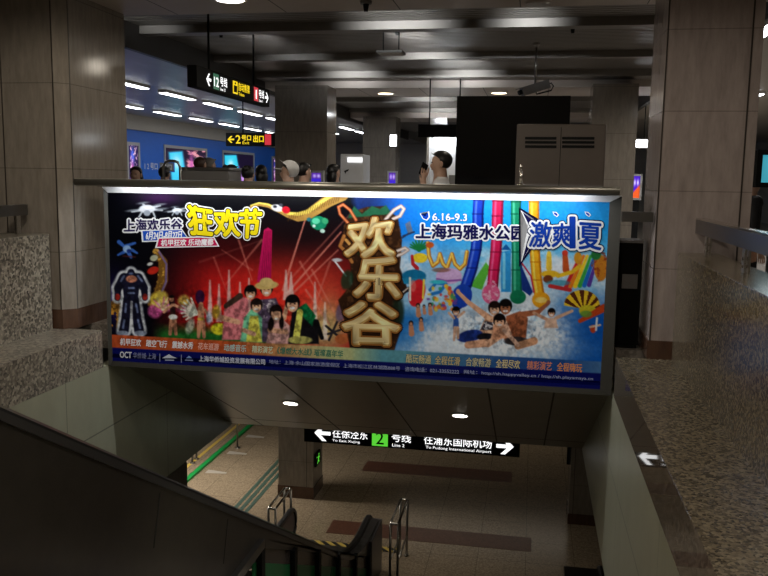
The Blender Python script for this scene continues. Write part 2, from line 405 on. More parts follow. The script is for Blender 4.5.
# stair well: panelled sides, granite ledges and parapets
struct(MB().box((XL-0.1, -1, -1.98), (XL, 10.62, -0.37)).build('wall_well_left', M['panel']), 'grey-green stone panels below the granite ledge by the escalator', 'wall')
struct(MB().box((XL-0.16, -1, ZL), (XL+0.02, 9.06, -1.98)).build('wall_below_left', M['clad']), 'dark wall end under the grey-green panels', 'wall')
struct(MB().box((XR, -1, -2.0), (XR+0.1, 10.70, -0.35)).build('wall_well_right', M['panel']), 'grey-green stone panels below the ledge with the arrow reflection', 'wall')
struct(MB().box((XL-0.6, -1, -0.37), (XL, 7.2, 0.0)).build('trim_ledge_left', M['granite'], bevel=0.006), 'speckled granite ledge beside the escalator', 'ledge')
struct(MB().box((WR-0.02, -1, -0.35), (WR+0.3, 7.1, 0.93)).build('wall_right', M['granite_wall'], bevel=0.006), 'dark polished granite parapet carrying the flat handrail beside the broad pillar', 'wall')
lr = MB().box((XR, -1, -0.35), (WR, 7.18, 0.0))
lr.box((XR-0.002, -1, -0.35), (XR, 7.18, -0.004), 1)
struct(lr.build('trim_ledge_right', [M['granite_wall'], M['granite_face']]), 'brown granite ledge running along the foot of the polished parapet', 'ledge')
struct(MB().box((WL-0.42, -1, -0.37), (WL, 7.13, 0.93)).build('wall_left', M['granite'], bevel=0.006), 'pale speckled granite parapet with a short flat handrail', 'wall')
# concourse slab round the opening
struct(MB().box((-14, YB+0.22, -0.25), (9, 40, 0.0)).build('floor_concourse', M['floor_up']), 'stone floor of the upper concourse behind the poster', 'floor')
struct(MB().box((WR+0.28, -1, -0.25), (9, YB+0.22, 0.0)).build('floor_concourse_right', M['floor_up']), 'stone floor of the upper concourse behind the polished parapet', 'floor')
struct(MB().box((-14, -1, -0.25), (WL-0.4, YB+0.22, 0.0)).build('floor_concourse_left', M['floor_up']), 'stone floor of the upper concourse behind the speckled parapet', 'floor')
struct(MB().box((-4.6, -3, -0.4), (1.3, -1, 0.0)).build('floor_landing', M['floor_up']), 'stone landing at the head of the stairs', 'floor')
# stair flight beside the escalator
st = MB()
pts = [(2.5, 0.0)]
for k in range(32):
    y = 2.5+k*0.3
    pts += [(y, -(k+1)*0.15), (y+0.3, -(k+1)*0.15)]
pts += [(12.1, ZL-0.1), (2.5, ZL-0.1), ]
st.prism(pts, 0, -2.1, XR-0.03)
st.box((-2.1, -1, -0.3), (XR-0.03, 2.5, 0))
struct(st.build('floor_stairs', M['floor_up']), 'stone stair flight going down beside the escalator', 'stairs')

# upper ceiling: plain panels, then beams and slats
def plain_ceiling(name, lo, hi, label):
    m = MB().box(lo, hi)
    x = lo[0]+0.6
    while x < hi[0]:
        if abs(x) < 20: m.box((x-0.005, lo[1]+0.01, lo[2]-0.001), (x+0.005, hi[1]-0.01, lo[2]), 1)
        x += 1.2
    struct(m.build(name, [M['ceil_plain'], M['groove']]), label, 'ceiling')
plain_ceiling('ceiling', (-14, -3, 3.2), (9, 8.45, 3.6), 'plain beige ceiling panels over the stair opening')
plain_ceiling('ceiling_band', (-5.2, 15.5, 3.2), (2.2, 17.1, 3.6), 'narrow plain ceiling band with a warm downlight between the pillars')
plain_ceiling('ceiling_band_far', (-5.2, 23.0, 3.2), (2.2, 24.6, 3.6), 'plain ceiling band above the furthest pillar')
def slats(name, y0, y1, label, x0=-5.2, x1=2.2):
    m = MB().box((x0, y0, 3.50), (x1, y1, 3.6), 1)
    y = y0+0.02
    while y < y1-0.05:
        m.box((x0, y, 3.45), (x1, y+0.085, 3.48), 0)
        y += 0.11
    struct(m.build(name, [M['slat'], M['slat_back']]), label, 'ceiling')
slats('ceiling_slatted', 8.45, 15.5, 'dark slatted ceiling with lit patches in front of the first pillars')
slats('ceiling_slatted_far', 17.1, 23.0, 'dark slatted ceiling with lit patches in front of the furthest pillar')
slats('ceiling_slatted_end', 24.6, 34.0, 'dark slatted ceiling at the far end of the concourse')
for i, (y0, y1, zb) in enumerate(((10.35, 10.55, 3.35), (12.9, 13.1, 3.35), (15.0, 15.5, 3.33), (19.8, 20.0, 3.35), (22.8, 23.0, 3.35))):
    struct(MB().box((-5.2, y0, zb), (2.2, y1, 3.5)).build('trim_%d' % (11+i), M['slat']), ['dark ceiling beam nearest the stair opening', 'dark ceiling beam above the box fitting', 'dark ceiling beam just before the plain band', 'dark ceiling beam beyond the warm downlight', 'dark ceiling beam close to the furthest pillar'][i], 'ceiling beam')
struct(MB().box((-5.28, 8.45, 3.12), (-5.2, 34, 3.6)).build('trim_17', M['beam']), 'dark edge between the slatted ceiling and the glossy ceiling', 'ceiling edge')
struct(MB().box((2.2, 8.45, 3.12), (2.28, 34, 3.6)).build('trim_18', M['beam']), 'dark edge between the slatted ceiling and the pale ceiling', 'ceiling edge')
struct(MB().box((-14, 8.45, 3.22), (-5.28, 40, 3.6)).build('ceiling_glossy', M['metal_ceiling']), 'glossy blue-grey metal ceiling of the neighbouring hall', 'ceiling')
struct(MB().box((2.28, 8.45, 3.22), (9, 40, 3.6)).build('ceiling_pale', M['cream']), 'pale ceiling with tube lamps past the broad pillar', 'ceiling')
# far walls of the concourse
struct(MB().box((-11.9, 16, 0.0), (-11.5, 40, 2.80)).build('wall_blue', M['bluewall']), 'bright blue wall carrying the lit advertisement cases', 'wall')
struct(MB().box((-12.0, 12, 2.80), (-11.4, 40, 3.22)).build('wall_blue_top', M['cream']), 'beige strip above the blue wall', 'wall')
struct(MB().box((-14, 40, 0.0), (9, 40.3, 3.6)).build('wall_far', M['cream']), 'far end wall of the concourse', 'wall')
struct(MB().box((9, -3, -0.3), (9.3, 40.3, 3.6)).build('wall_far_right', M['cream']), 'pale wall past the broad pillar', 'wall')
struct(MB().box((-14.3, -3, -0.3), (-14, 40.3, 3.6)).build('wall_far_left', M['cream']), 'side wall of the concourse behind the double-faced pillar', 'wall')
struct(MB().box((-14.3, -3.3, -0.4), (9.3, -3, 3.6)).build('wall_back', M['cream']), 'wall behind the stair head', 'wall')

# ------------------------------------------------------------------ pillars
def pillar(name, x0, x1, y0, y1, z0, z1, mat, label, plinth=0.0, cham=0.0, seams=(), cat='pillar', group=None):
    r = thing(name, ((x0+x1)/2, (y0+y1)/2, z0), label, cat, group)
    c = cham
    if c:
        poly = [(x0+c, y0), (x1-c, y0), (x1, y0+c), (x1, y1-c), (x1-c, y1), (x0+c, y1), (x0, y1-c), (x0, y0+c)]
    else:
        poly = [(x0, y0), (x1, y0), (x1, y1), (x0, y1)]
    MB().prism(poly, 2, z0+plinth, z1).build('shaft', mat, r, bevel=0.0)
    if plinth:
        g = 0.012
        pp = [(x+(g if x > (x0+x1)/2 else -g), y+(g if y > (y0+y1)/2 else -g)) for x, y in poly]
        MB().prism(pp, 2, z0, z0+plinth).build('plinth', M['plinth'], r)
    if seams:
        for (xa, ya, xb, yb) in seams:
            MB().box((xa, ya, z0+plinth), (xb, yb, z1)).build('seam', M['seam'], r)
    return r
pillar('stone_pillar', 1.02, 1.765, 7.19, 8.0, 0.0, 3.2, M['col_r'], 'broad pinkish-brown polished stone pillar beside the polished granite parapet', 0.16, 0.0,
       ((1.022, 7.186, 1.034, 7.19), (1.675, 7.186, 1.687, 7.19)))
pillar('stone_pillar', -5.5, -4.38, 7.17, 8.47, 0.0, 3.2, M['col_l'], 'double-faced stone pillar, darkened as in shade, rising behind the speckled granite parapet', 0.19, 0.10,
       ((-4.494, 7.166, -4.482, 7.17), (-4.38, 7.272, -4.376, 7.284), (-5.03, 7.166, -5.02, 7.17)))
pillar('stone_pillar', -4.84, -3.83, 15.0, 15.7, 0.0, 3.2, M['col_l'], 'brown stone pillar standing behind the capped head in the crowd', 0.0, 0.0)
pillar('stone_pillar', 0.95, 1.72, 15.0, 15.8, 0.0, 3.2, M['col_l'], 'stone pillar rising behind the beige vented cabinet', 0.0, 0.0)
pillar('stone_pillar', -4.72, -3.80, 22.5, 23.3, 0.0, 3.2, M['col_l'], 'furthest stone pillar beside the white kiosk with a lit panel', 0.0, 0.0)
pillar('stone_pillar', -2.95, -2.45, 23.0, 23.6, 0.0, 3.2, M['col_l'], 'slim dark pillar between the kiosk and the man on the phone', 0.0, 0.0)
r = pillar('platform_pillar', -4.77, -4.06, 14.95, 15.66, ZL, -1.93, M['col_l'], 'square stone pillar on the lower platform with a green exit sign', 0.24, 0.0, ((-4.20, 14.944, -4.19, 14.95),))
r = pillar('platform_pillar', 0.86, 1.60, 14.85, 15.5, ZL, -1.93, M['col_l'], 'stone pillar on the lower platform behind the grey-green well wall', 0.20, 0.0, ((0.93, 14.844, 0.94, 14.85),))
MB().box((0.80, 15.1, -3.75), (0.86, 15.2, -1.97)).build('edge_strip', M['black'], r)

# ------------------------------------------------------------------ handrails on the parapets
h = thing('parapet_handrail', (1.37, 5.0, 0.93), 'flat dark steel handrail on short posts along the polished granite parapet', 'handrail')
MB().box((1.335, -0.8, 1.09), (1.355, 7.16, 1.205)).build('rail', M['rail_flat'], h, bevel=0.004)
MB().box((1.335, -0.8, 1.205), (1.41, 7.16, 1.217)).build('rail_cap', M['chrome'], h)
for y in (6.82, 5.62, 4.3, 3.0):
    p = MB().box((1.355, y-0.035, 0.93), (1.367, y+0.035, 1.19)).box((1.385, y-0.03, 0.93), (1.395, y+0.03, 1.19)).build('post', M['steel'], h)
    for z in (0.97, 1.02): MB().cyl((1.352, y, z), (1.400, y, z), 0.012, n=10).build('bolt', M['chrome'], p)
h = thing('parapet_handrail', (-4.76, 5.0, 0.93), 'short flat dark handrail ending on the speckled granite parapet', 'handrail')
MB().box((-4.775, -0.8, 1.105), (-4.755, 7.10, 1.21)).build('rail', M['rail_flat'], h, bevel=0.004)
for y in (6.98, 6.42, 5.2):
    MB().box((-4.79, y-0.03, 0.93), (-4.777, y+0.03, 1.19)).box((-4.81, y-0.025, 0.93), (-4.80, y+0.025, 1.19)).build('post', M['steel'], h)

# ------------------------------------------------------------------ escalator
HX = (-3.68, -2.40)
def hz(y): return 0.38-0.574*(y-3.32)
def bez(a, b, c, n=10):
    return [tuple((1-t)**2*np.array(a)+2*t*(1-t)*np.array(b)+t*t*np.array(c)) for t in [i/n for i in range(n+1)]]
yc = 3.32+(0.38+3.85)/0.574
prof = [(1.2, 0.95)] + bez((1.9, 0.95), (2.33, 0.95), (3.0, hz(3.0)), 6) + bez((9.6, hz(9.6)), (yc, -3.85), (11.65, -3.85), 10)
loop = [(12.15+0.24*math.sin(a), -4.09+0.24*math.cos(a)) for a in [PI*i/12 for i in range(13)]]
esc = thing('escalator', (-3.04, 12.0, ZL), 'escalator in dark cladding going down to the platform', 'escalator')
for i, X in enumerate(HX):
    hp = [(X, y, z) for y, z in prof+loop] + [(X, 11.6, -4.33)]
    MB().tube(hp, 0.03, prof=[(-0.042, -0.03), (0.042, -0.03), (0.042, 0.018), (0.025, 0.034), (-0.025, 0.034), (-0.042, 0.018)]).build('handrail', M['rubber'], esc)
    # newel panel inside the loop of the handrail
    top = [(y, z-0.04) for y, z in prof if y > 9.2]
    lp = [(12.15+0.2*math.sin(a), -4.09+0.2*math.cos(a)) for a in [PI*k/12 for k in range(13)]]
    MB().prism(top+lp+[(11.5, -4.33), (9.2, hz(9.2)-0.55)], 0, X-0.02, X+0.02).build('newel_panel', M['newel'], esc)
# outer cladding on the stair side, its lower edge stepping along the stair rail
up = [(y, z-0.045) for y, z in prof]
low = [(12.3, -4.45), (11.52, -4.19), (6.57, -1.76), (6.52, -1.65), (1.2, -1.65)]
MB().prism(up+[(12.3, -3.93)]+low, 0, -2.42, -2.25).build('outer_cladding', M['clad'], esc)
MB().tube([(-2.335, y, z-0.035) for y, z in prof]+[(-2.335, 12.2, -3.885)], 0.03, prof=[(-0.10, -0.04), (0.10, -0.04), (0.10, 0.0), (-0.10, 0.02)]).build('deck', M['clad_deck'], esc)
for y0 in (4.6, 5.75, 7.6, 9.2):
    z = hz(y0)
    MB().prism([(y0, z-0.13), (y0+0.012, z-0.13), (y0+0.012-0.1, max(z-0.45, -1.6) if y0 < 6 else z-0.31), (y0-0.1, max(z-0.45, -1.6) if y0 < 6 else z-0.31)], 0, -2.252, -2.247).build('cladding_seam', M['groove'], esc)
MB().box((-2.26, 1.2, -1.72), (-2.20, 6.50, -1.64)).build('edge_trim', M['steel_dark'], esc)
for y in (6.51, 7.52, 8.48, 9.47, 10.5, 11.47):
    zt = -1.76-0.491*(y-6.57)
    MB().box((-2.265, y-0.045, max(ZL, zt-1.5)), (-2.215, y+0.045, zt+0.02)).build('post', M['black'], esc)
def lowz(y): return -1.76-0.491*(y-6.57)
MB().prism([(6.5, lowz(6.5)), (11.5, lowz(11.5)), (11.5, lowz(11.5)-0.19), (6.5, lowz(6.5)-0.14)], 0, -2.285, -2.27).build('smoked_infill', M['infill'], esc)
MB().prism([(6.4, lowz(6.4)-0.14), (11.5, lowz(11.5)-0.19), (11.5, ZL+0.01), (6.4, ZL+0.01)], 0, -2.285, -2.27).build('green_panel', M['green'], esc)
MB().box((-2.5, 11.5, ZL+0.001), (-2.2, 12.36, -3.93)).build('newel_box', M['newel'], esc, bevel=0.01)
MB().prism([(2.0, -0.3), (2.0, -0.9), (10.9, ZL+0.001), (13.0, ZL+0.001), (13.0, ZL+0.02), (11.6, ZL+0.03), (2.3, 0.0)], 0, -3.6, -2.5).build('steps', M['steel_dark'], esc)
MB().prism([(2.0, 0.2), (2.0, -0.9), (10.9, ZL+0.001), (11.9, ZL+0.001), (11.9, -4.3), (10.9, -4.3), (3.0, 0.1)], 0, -3.86, -3.62).build('inner_cladding', M['clad'], esc)
MB().box((-3.62, 13.0, ZL), (-2.05, 13.16, ZL+0.012)).build('comb_stripe', M['stripes'], esc)
MB().box((-3.3, 12.93, ZL), (-2.5, 13.0, ZL+0.02)).build('comb_plate', M['chrome'], esc)

# second escalator newel by the well wall
e2 = thing('escalator_newel', (1.05, 10.8, ZL), 'dark escalator newel with a bright-edged handrail under the grey-green well wall', 'escalator newel')
MB().box((0.62, 9.9, ZL), (1.13, 11.25, -3.90)).build('newel_box', M['clad'], e2, bevel=0.01)
MB().tube([(1.12, 9.9, -3.86), (1.12, 11.2, -3.86), (1.12, 11.32, -3.92), (1.12, 11.38, -4.05), (1.12, 11.3, -4.2)], 0.04, n=8).build('handrail', M['rubber'], e2)
MB().box((1.155, 9.9, -3.93), (1.17, 11.25, -3.89)).build('bright_edge', M['chrome'], e2)

# tubular barriers at the foot of the escalators
def barrier(x, y0, y1, label):
    b = thing('tubular_barrier', (x, (y0+y1)/2, ZL), label, 'barrier', 'stainless barriers at the escalator foot')
    hw, z, zl = 0.06, -3.82, -4.45
    lp = []
    for cx, cy, a0 in ((x+hw, y0, -PI/2), (x+hw, y1, 0), (x-hw, y1, PI/2), (x-hw, y0, PI)):
        lp.append((cx, cy, z))
    MB().tube([(x-hw, y0+.03, z), (x-hw+.03, y0, z), (x+hw-.03, y0, z), (x+hw, y0+.03, z), (x+hw, y1-.03, z), (x+hw-.03, y1, z), (x-hw+.03, y1, z), (x-hw, y1-.03, z)], 0.02, closed=True).build('top_loop', M['chrome'], b)
    for px in (x-hw, x+hw):
        MB().cyl((px, y0+0.03, zl), (px, y1-0.03, zl), 0.013).build('lower_rail', M['steel_dark'], b)
        for py in (y0+0.02, y1-0.02):
            p = MB().cyl((px, py, ZL), (px, py, z), 0.02).build('post', M['steel_dark'], b)
            MB().cyl((px, py, ZL), (px, py, ZL+0.02), 0.04).build('foot_flange', M['steel_dark'], p)
barrier(-1.94, 11.95, 12.95, 'tubular stainless barrier on the stair side of the escalator foot')
barrier(-3.98, 12.1, 13.0, 'tubular stainless barrier in front of the platform pillar with the exit sign')
# thin posts at the platform edge
for i, (px, py, lab) in enumerate(((192.5, 463, 'thin dark post at the platform edge, nearest the stair wall'), (196.5, 459, 'thin dark post at the platform edge, second from the stair wall'), (237.5, 448, 'thin dark post at the platform edge, furthest from the stair wall'))):
    q = at_z(px, py, ZL)
    m = MB().cyl((q[0], q[1], ZL), (q[0], q[1], ZL+1.05+0.75*(i == 2)), 0.022).ball((q[0], q[1], ZL+1.05+0.75*(i == 2)), 0.03).cyl((q[0], q[1], ZL), (q[0], q[1], ZL+0.02), 0.06)
    tag(m.build('platform_post', M['steel_dark']), lab, 'post', 'posts at the platform edge')

# ================================================================== THE LIT POSTER
def lin(c):
    c = np.asarray(c, float)/255.0
    return np.where(c <= 0.04045, c/12.92, ((c+0.055)/1.055)**2.4)
def vnoise(x, y, seed=0):
    """smooth value noise 0..1"""
    rs = np.random.RandomState(seed); T = rs.rand(64, 64)
    xi = np.floor(x).astype(int); yi = np.floor(y).astype(int); fx = x-xi; fy = y-yi
    fx = fx*fx*(3-2*fx); fy = fy*fy*(3-2*fy)
    g = lambda a, b: T[a % 64, b % 64]
    return (g(xi, yi)*(1-fx)+g(xi+1, yi)*fx)*(1-fy)+(g(xi, yi+1)*(1-fx)+g(xi+1, yi+1)*fx)*fy
def fbm(x, y, seed=0, o=4):
    s = 0; a = 0.5; t = 0
    for k in range(o):
        s = s+a*vnoise(x*2**k, y*2**k, seed+k); t += a; a *= 0.55
    return s/t

class Print:
    """ink on a flat grid; positions are given on the sheet as seen square in the plane's own picture frame"""
    def __init__(s, X, Y): s.X = X; s.Y = Y; s.C = np.zeros(X.shape+(3,))
    def put(s, m, col, a=1.0):
        m = np.clip(m*a, 0, 1)[..., None]
        s.C = s.C*(1-m)+np.asarray(col, float)*m
    def add(s, m, col): s.C = np.clip(s.C+np.asarray(m)[..., None]*np.asarray(col, float), 0, 255)
    def ell(s, cx, cy, rx, ry, rot=0, soft=1.0):
        c, n = math.cos(rot), math.sin(rot); dx = s.X-cx; dy = s.Y-cy
        u = (dx*c+dy*n)/rx; v = (-dx*n+dy*c)/ry; d = np.sqrt(u*u+v*v)
        return np.clip((1-d)*min(rx, ry)/soft+0.5, 0, 1)
    def gauss(s, cx, cy, rx, ry): return np.exp(-(((s.X-cx)/rx)**2+((s.Y-cy)/ry)**2))
    def seg(s, x0, y0, x1, y1, r0, r1=None, soft=1.0):
        r1 = r0 if r1 is None else r1
        dx, dy = x1-x0, y1-y0; L = dx*dx+dy*dy+1e-9
        t = np.clip(((s.X-x0)*dx+(s.Y-y0)*dy)/L, 0, 1)
        d = np.hypot(s.X-x0-t*dx, s.Y-y0-t*dy)
        return np.clip((r0+(r1-r0)*t-d)/soft+0.5, 0, 1)
    def path(s, pts, r, soft=1.0):
        m = 0
        rr = r if hasattr(r, '__len__') else [r]*len(pts)
        for i in range(len(pts)-1):
            m = np.maximum(m, s.seg(*pts[i], *pts[i+1], rr[i], rr[i+1], soft))
        return m
    def poly(s, pts, soft=1.0):
        inside = np.zeros(s.X.shape, bool); d = np.full(s.X.shape, 1e9); n = len(pts)
        for i in range(n):
            x0, y0 = pts[i]; x1, y1 = pts[(i+1) % n]
            if y0 != y1:
                c = ((y0 > s.Y) != (y1 > s.Y)) & (s.X < (x1-x0)*(s.Y-y0)/(y1-y0)+x0)
                inside ^= c
            dx, dy = x1-x0, y1-y0; L = dx*dx+dy*dy+1e-9
            t = np.clip(((s.X-x0)*dx+(s.Y-y0)*dy)/L, 0, 1)
            d = np.minimum(d, np.hypot(s.X-x0-t*dx, s.Y-y0-t*dy))
        return np.clip(np.where(inside, d, -d)/soft+0.5, 0, 1)

class Sheet:
    """one printed sheet mesh: a grid of ink plus lettering a hair in front"""
    def __init__(s): s.v = []; s.f = []; s.c = []; s.n = 0
    def grid(s, V, C):
        h, w_ = V.shape[:2]
        s.v.append(V.reshape(-1, 3)); s.c.append(C.reshape(-1, 3))
        i = np.arange(h*w_).reshape(h, w_)
        s.f.append(np.stack([i[:-1, :-1], i[:-1, 1:], i[1:, 1:], i[1:, :-1]], -1).reshape(-1, 4)+s.n); s.n += h*w_
    def tris(s, V, F, col):
        s.v.append(np.asarray(V, float)); s.c.append(np.tile(lin(col), (len(V), 1)) if np.ndim(col) == 1 else lin(col))
        f = np.asarray(F); s.f.append(np.concatenate([f, f[:, :1]*0-1], 1)+np.array([s.n, s.n, s.n, 0])); s.n += len(V)
    def build(s, name, mat, parent):
        off = np.array(wloc(parent)); V = np.concatenate(s.v)-off; C = np.concatenate(s.c); F = np.concatenate(s.f)
        tri = F[:, 3] < 0; cnt = np.where(tri, 3, 4); flat = F.ravel()[(np.stack([tri*0+1, tri*0+1, tri*0+1, ~tri], 1).astype(bool)).ravel()]
        me = bpy.data.meshes.new(name)
        me.vertices.add(len(V)); me.vertices.foreach_set('co', V.ravel())
        me.loops.add(len(flat)); me.loops.foreach_set('vertex_index', flat.astype(np.int32))
        me.polygons.add(len(F)); me.polygons.foreach_set('loop_start', np.concatenate([[0], np.cumsum(cnt)[:-1]]).astype(np.int32))
        me.update(calc_edges=True); me.validate()
        at = me.color_attributes.new('ink', 'FLOAT_COLOR', 'POINT')
        at.data.foreach_set('color', np.concatenate([C, np.ones((len(C), 1))], 1).astype(np.float32).ravel())
        me.materials.append(mat)
        return link(name, me, parent)

bb = thing('lit_poster_case', (-1.7, YB+0.05, -0.30), 'wide lit advertising poster in a steel frame across the stair opening', 'billboard')
PX0, PX1, PZ0, PZ1 = -4.035, 0.645, -0.325, 1.33
gx = np.linspace(PX0, PX1, 680); gz = np.linspace(PZ1, PZ0, 270)
GX, GZ = np.meshgrid(gx, gz)
V = np.stack([GX, np.full_like(GX, YB), GZ], -1)
D = V-EYE; dz = D@_f
p = Print(384+FPX*(D@_r)/dz, 288-FPX*(D@_u)/dz)
X, Y = p.X, p.Y
nz = fbm(X/14, Y/14, 3); nf = fbm(X/3.2, Y/3.2, 11)
# left half: night sky going to red stage light
p.C[:] = (6, 7, 14)
p.put(np.clip((Y-215)/95, 0, 1)**1.2*np.clip((X-150)/60, 0, 1), (192, 26, 22))
p.add(p.gauss(300, 285, 55, 40), (90, 30, 18)); p.add(p.gauss(225, 280, 45, 30), (70, 10, 8))
p.put(p.gauss(300, 232, 60, 22), (16, 8, 12), 0.8); p.put(p.gauss(225, 250, 40, 14), (50, 6, 8), 0.5)
p.put(p.gauss(112, 300, 22, 26), (38, 24, 96), 0.8); p.add(p.gauss(160, 197, 22, 8), (46, 12, 50))
p.put(np.clip((Y-322)/12, 0, 1)*np.clip((300-X)/40, 0, 1)*np.clip((X-152)/10, 0, 1), (36, 104, 40))
p.put(p.gauss(322, 330, 30, 22), (205, 196, 130), 0.85); p.put(p.gauss(330, 318, 14, 30), (200, 190, 120), .5)
# right half: blue sky, clouds and water
edge = np.clip((X-(352-(Y-195)*0.02)+10*(nz-0.5))/6, 0, 1)
sky = np.stack([18+np.clip((X-370)/240, 0, 1)*20, 92+np.clip((X-360)/120, 0, 1)*62+(Y-195)*0.30, 205+np.clip((X-360)/80, 0, 1)*35+0*Y], -1)
sky = np.clip(sky, 0, 255)
rgt = Print(X, Y); rgt.C = sky.copy()
rgt.put(np.clip((Y-232)/40, 0, 1), (176, 212, 236), 0.85)
rgt.put(p.gauss(365, 205, 28, 18), (20, 34, 84), 0.9)
rgt.put(np.clip((nz-0.48)*5, 0, 1)*np.clip((Y-240)/20, 0, 1), (236, 244, 250), 0.75)
rgt.put(np.clip((Y-300-8*nz)/16, 0, 1), (22, 112, 196))
rgt.put(np.clip((Y-285)/30, 0, 1)*np.clip((X-540)/20, 0, 1), (14, 84, 176), .9)
for cx, cy, rx, ry in ((478, 346, 48, 24), (440, 340, 20, 18), (545, 335, 24, 26), (500, 318, 40, 12), (530, 300, 20, 14), (480, 350, 70, 10), (566, 268, 30, 10), (462, 322, 10, 22)):
    rgt.put(np.clip(p.gauss(cx, cy, rx, ry)*1.5*(0.35+0.9*nf), 0, 1), (232, 240, 246))
p.put(edge, rgt.C)
# laser beams and fountains on the stage
for x0, y0, x1, y1, a in ((283, 290, 306, 217, .8), (288, 292, 341, 232, .8), (292, 294, 338, 250, .6), (284, 286, 352, 212, .35), (236, 232, 252, 280, .45), (262, 240, 226, 284, .4), (200, 262, 262, 240, .15),
                          (300, 262, 322, 300, .5), (312, 270, 334, 312, .5), (306, 290, 330, 325, .6), (330, 262, 310, 320, .4), (214, 258, 230, 300, .3), (252, 270, 222, 250, .3)):
    p.put(p.seg(x0, y0, x1, y1, 1.2, 0.6, 1.2), (240, 140, 120), a)
for fx, fy, h in ((210, 322, 42), (219, 322, 38), (229, 322, 52), (240, 322, 40), (249, 318, 40), (286, 300, 30), (315, 340, 58), (325, 340, 38), (291, 296, 24), (237, 326, 24)):
    p.put(p.poly([(fx-3, fy), (fx-0.6, fy-h), (fx+0.6, fy-h), (fx+3, fy)], 1.6), (246, 226, 216), 0.75)
# magenta tower
p.put(p.poly([(257, 282), (264, 230), (268, 227.5), (272, 230), (271, 282)], 0.8), (205, 24, 92))
for k in range(5): p.put(p.seg(261+k*2.2, 282, 265.5+k*1.3, 231, 0.35, 0.3, .6), (110, 8, 44), .7)
# roller coaster track
trk = [(251, 207), (259, 204.5), (268, 206), (278, 210.5), (288, 215), (298, 217.5), (308, 215), (318, 208), (328, 201), (342, 194.5)]
p.put(p.path(trk, [1.4, 1.4, 1.6, 1.8, 2.8, 4.0, 5.0, 5.6, 6.2, 6.6], .9), (176, 134, 64))
p.put(p.path([(a, b-1.6-(i > 4)*1.8) for i, (a, b) in enumerate(trk)], [.6, .7, .9, 1.1, 1.4, 1.7, 1.9, 1.9, 1.6, 1.2], .9), (244, 220, 96))
for i in range(22):
    t = i/21; x = 288+t*50; y = 219-t*20+2
    p.put(p.seg(x, y, x+1.5, y-5, .45), (92, 60, 22), .7)
p.put(p.ell(277, 208, 6, 3.4, .2), (222, 222, 226)); p.put(p.ell(286, 210, 4.2, 3.6, .4), (206, 26, 44)); p.put(p.ell(275, 206.6, 2, 1.4), (40, 40, 50)); p.put(p.ell(281, 205, 2, 1.6), (70, 70, 80))
# green balloon fish
p.put(p.ell(318.5, 223, 8.2, 7, .2), (22, 138, 98)); p.put(p.ell(316, 221, 4, 3), (96, 214, 168)); p.put(p.ell(325, 221, 3.5, 3, .6), (60, 170, 116)); p.put(p.ell(322.5, 231, 2.4, 2), (200, 236, 220)); p.put(p.ell(314, 226, 1.5, 1.5), (235, 250, 240)); p.put(p.ell(309, 219.5, 2.5, 2), (40, 110, 120))
# two camera drones
for cx, cy, s in ((147, 209, 1.0), (177, 210.5, .6)):
    for a, b in ((-15, 2.5), (13, -3.5), (-4, -5), (15, 1)):
        p.put(p.seg(cx, cy, cx+a*s, cy+b*s, 1.5*s, 1.0*s), (196, 202, 208))
        p.put(p.ell(cx+a*s, cy+b*s-1*s, 6*s, 1.1*s, -.12), (120, 126, 134), .8)
    p.put(p.ell(cx, cy, 8*s, 4.2*s), (216, 220, 226)); p.put(p.ell(cx, cy+4*s, 3.4*s, 3*s), (150, 158, 168)); p.put(p.ell(cx+1*s, cy-1.5*s, 4*s, 1.3*s), (246, 248, 250))
    p.put(p.seg(cx-5*s, cy+3*s, cx-8*s, cy+8*s, .9*s), (180, 186, 192)); p.put(p.seg(cx+6*s, cy+3*s, cx+8*s, cy+8*s, .9*s), (180, 186, 192))
# small blue flying machine
for a, b, c_, d, r_ in ((119, 242, 126, 248, 2), (126, 246, 135, 243, 1.8), (126, 248, 131, 257, 2.6), (124, 252, 118, 255, 1.6), (132, 250, 137, 253, 1.6)):
    p.put(p.seg(a, b, c_, d, r_, r_*.6), (58, 104, 190))
p.put(p.ell(127, 249, 4, 3.6), (150, 186, 232)); p.put(p.ell(129, 251, 2.4, 2), (30, 54, 128)); p.put(p.seg(123, 256, 135, 257, .8), (90, 40, 40), .7)
# curved golden ring, right of the machine figure
p.put(p.path([(156, 250), (163, 262), (163, 280), (157, 296), (150, 304)], [2, 4.5, 5, 4, 2.5]), (128, 88, 34)); p.put(p.path([(158, 250), (166.4, 264), (166, 282), (159, 298)], 1.0), (128, 108, 176), .8)
p.put(np.clip((nf-.5)*6, 0, 1)*p.path([(156, 252), (161, 264), (161, 280), (155, 296)], 3.4), (226, 170, 70))
p.put(p.ell(153, 270.5, 6, 3.6, -.35), (206, 44, 30)); p.put(p.ell(154, 258, 4, 3, -.4), (190, 190, 160)); p.put(p.ell(150, 264, 3, 1.6, -.3), (226, 226, 220))
p.put(p.path([(110, 308), (118, 304), (123, 312), (121, 326)], [5, 6, 6, 5]), (116, 78, 30)); p.put(np.clip((nf-.5)*6, 0, 1)*p.ell(116, 316, 8, 12), (214, 150, 52))
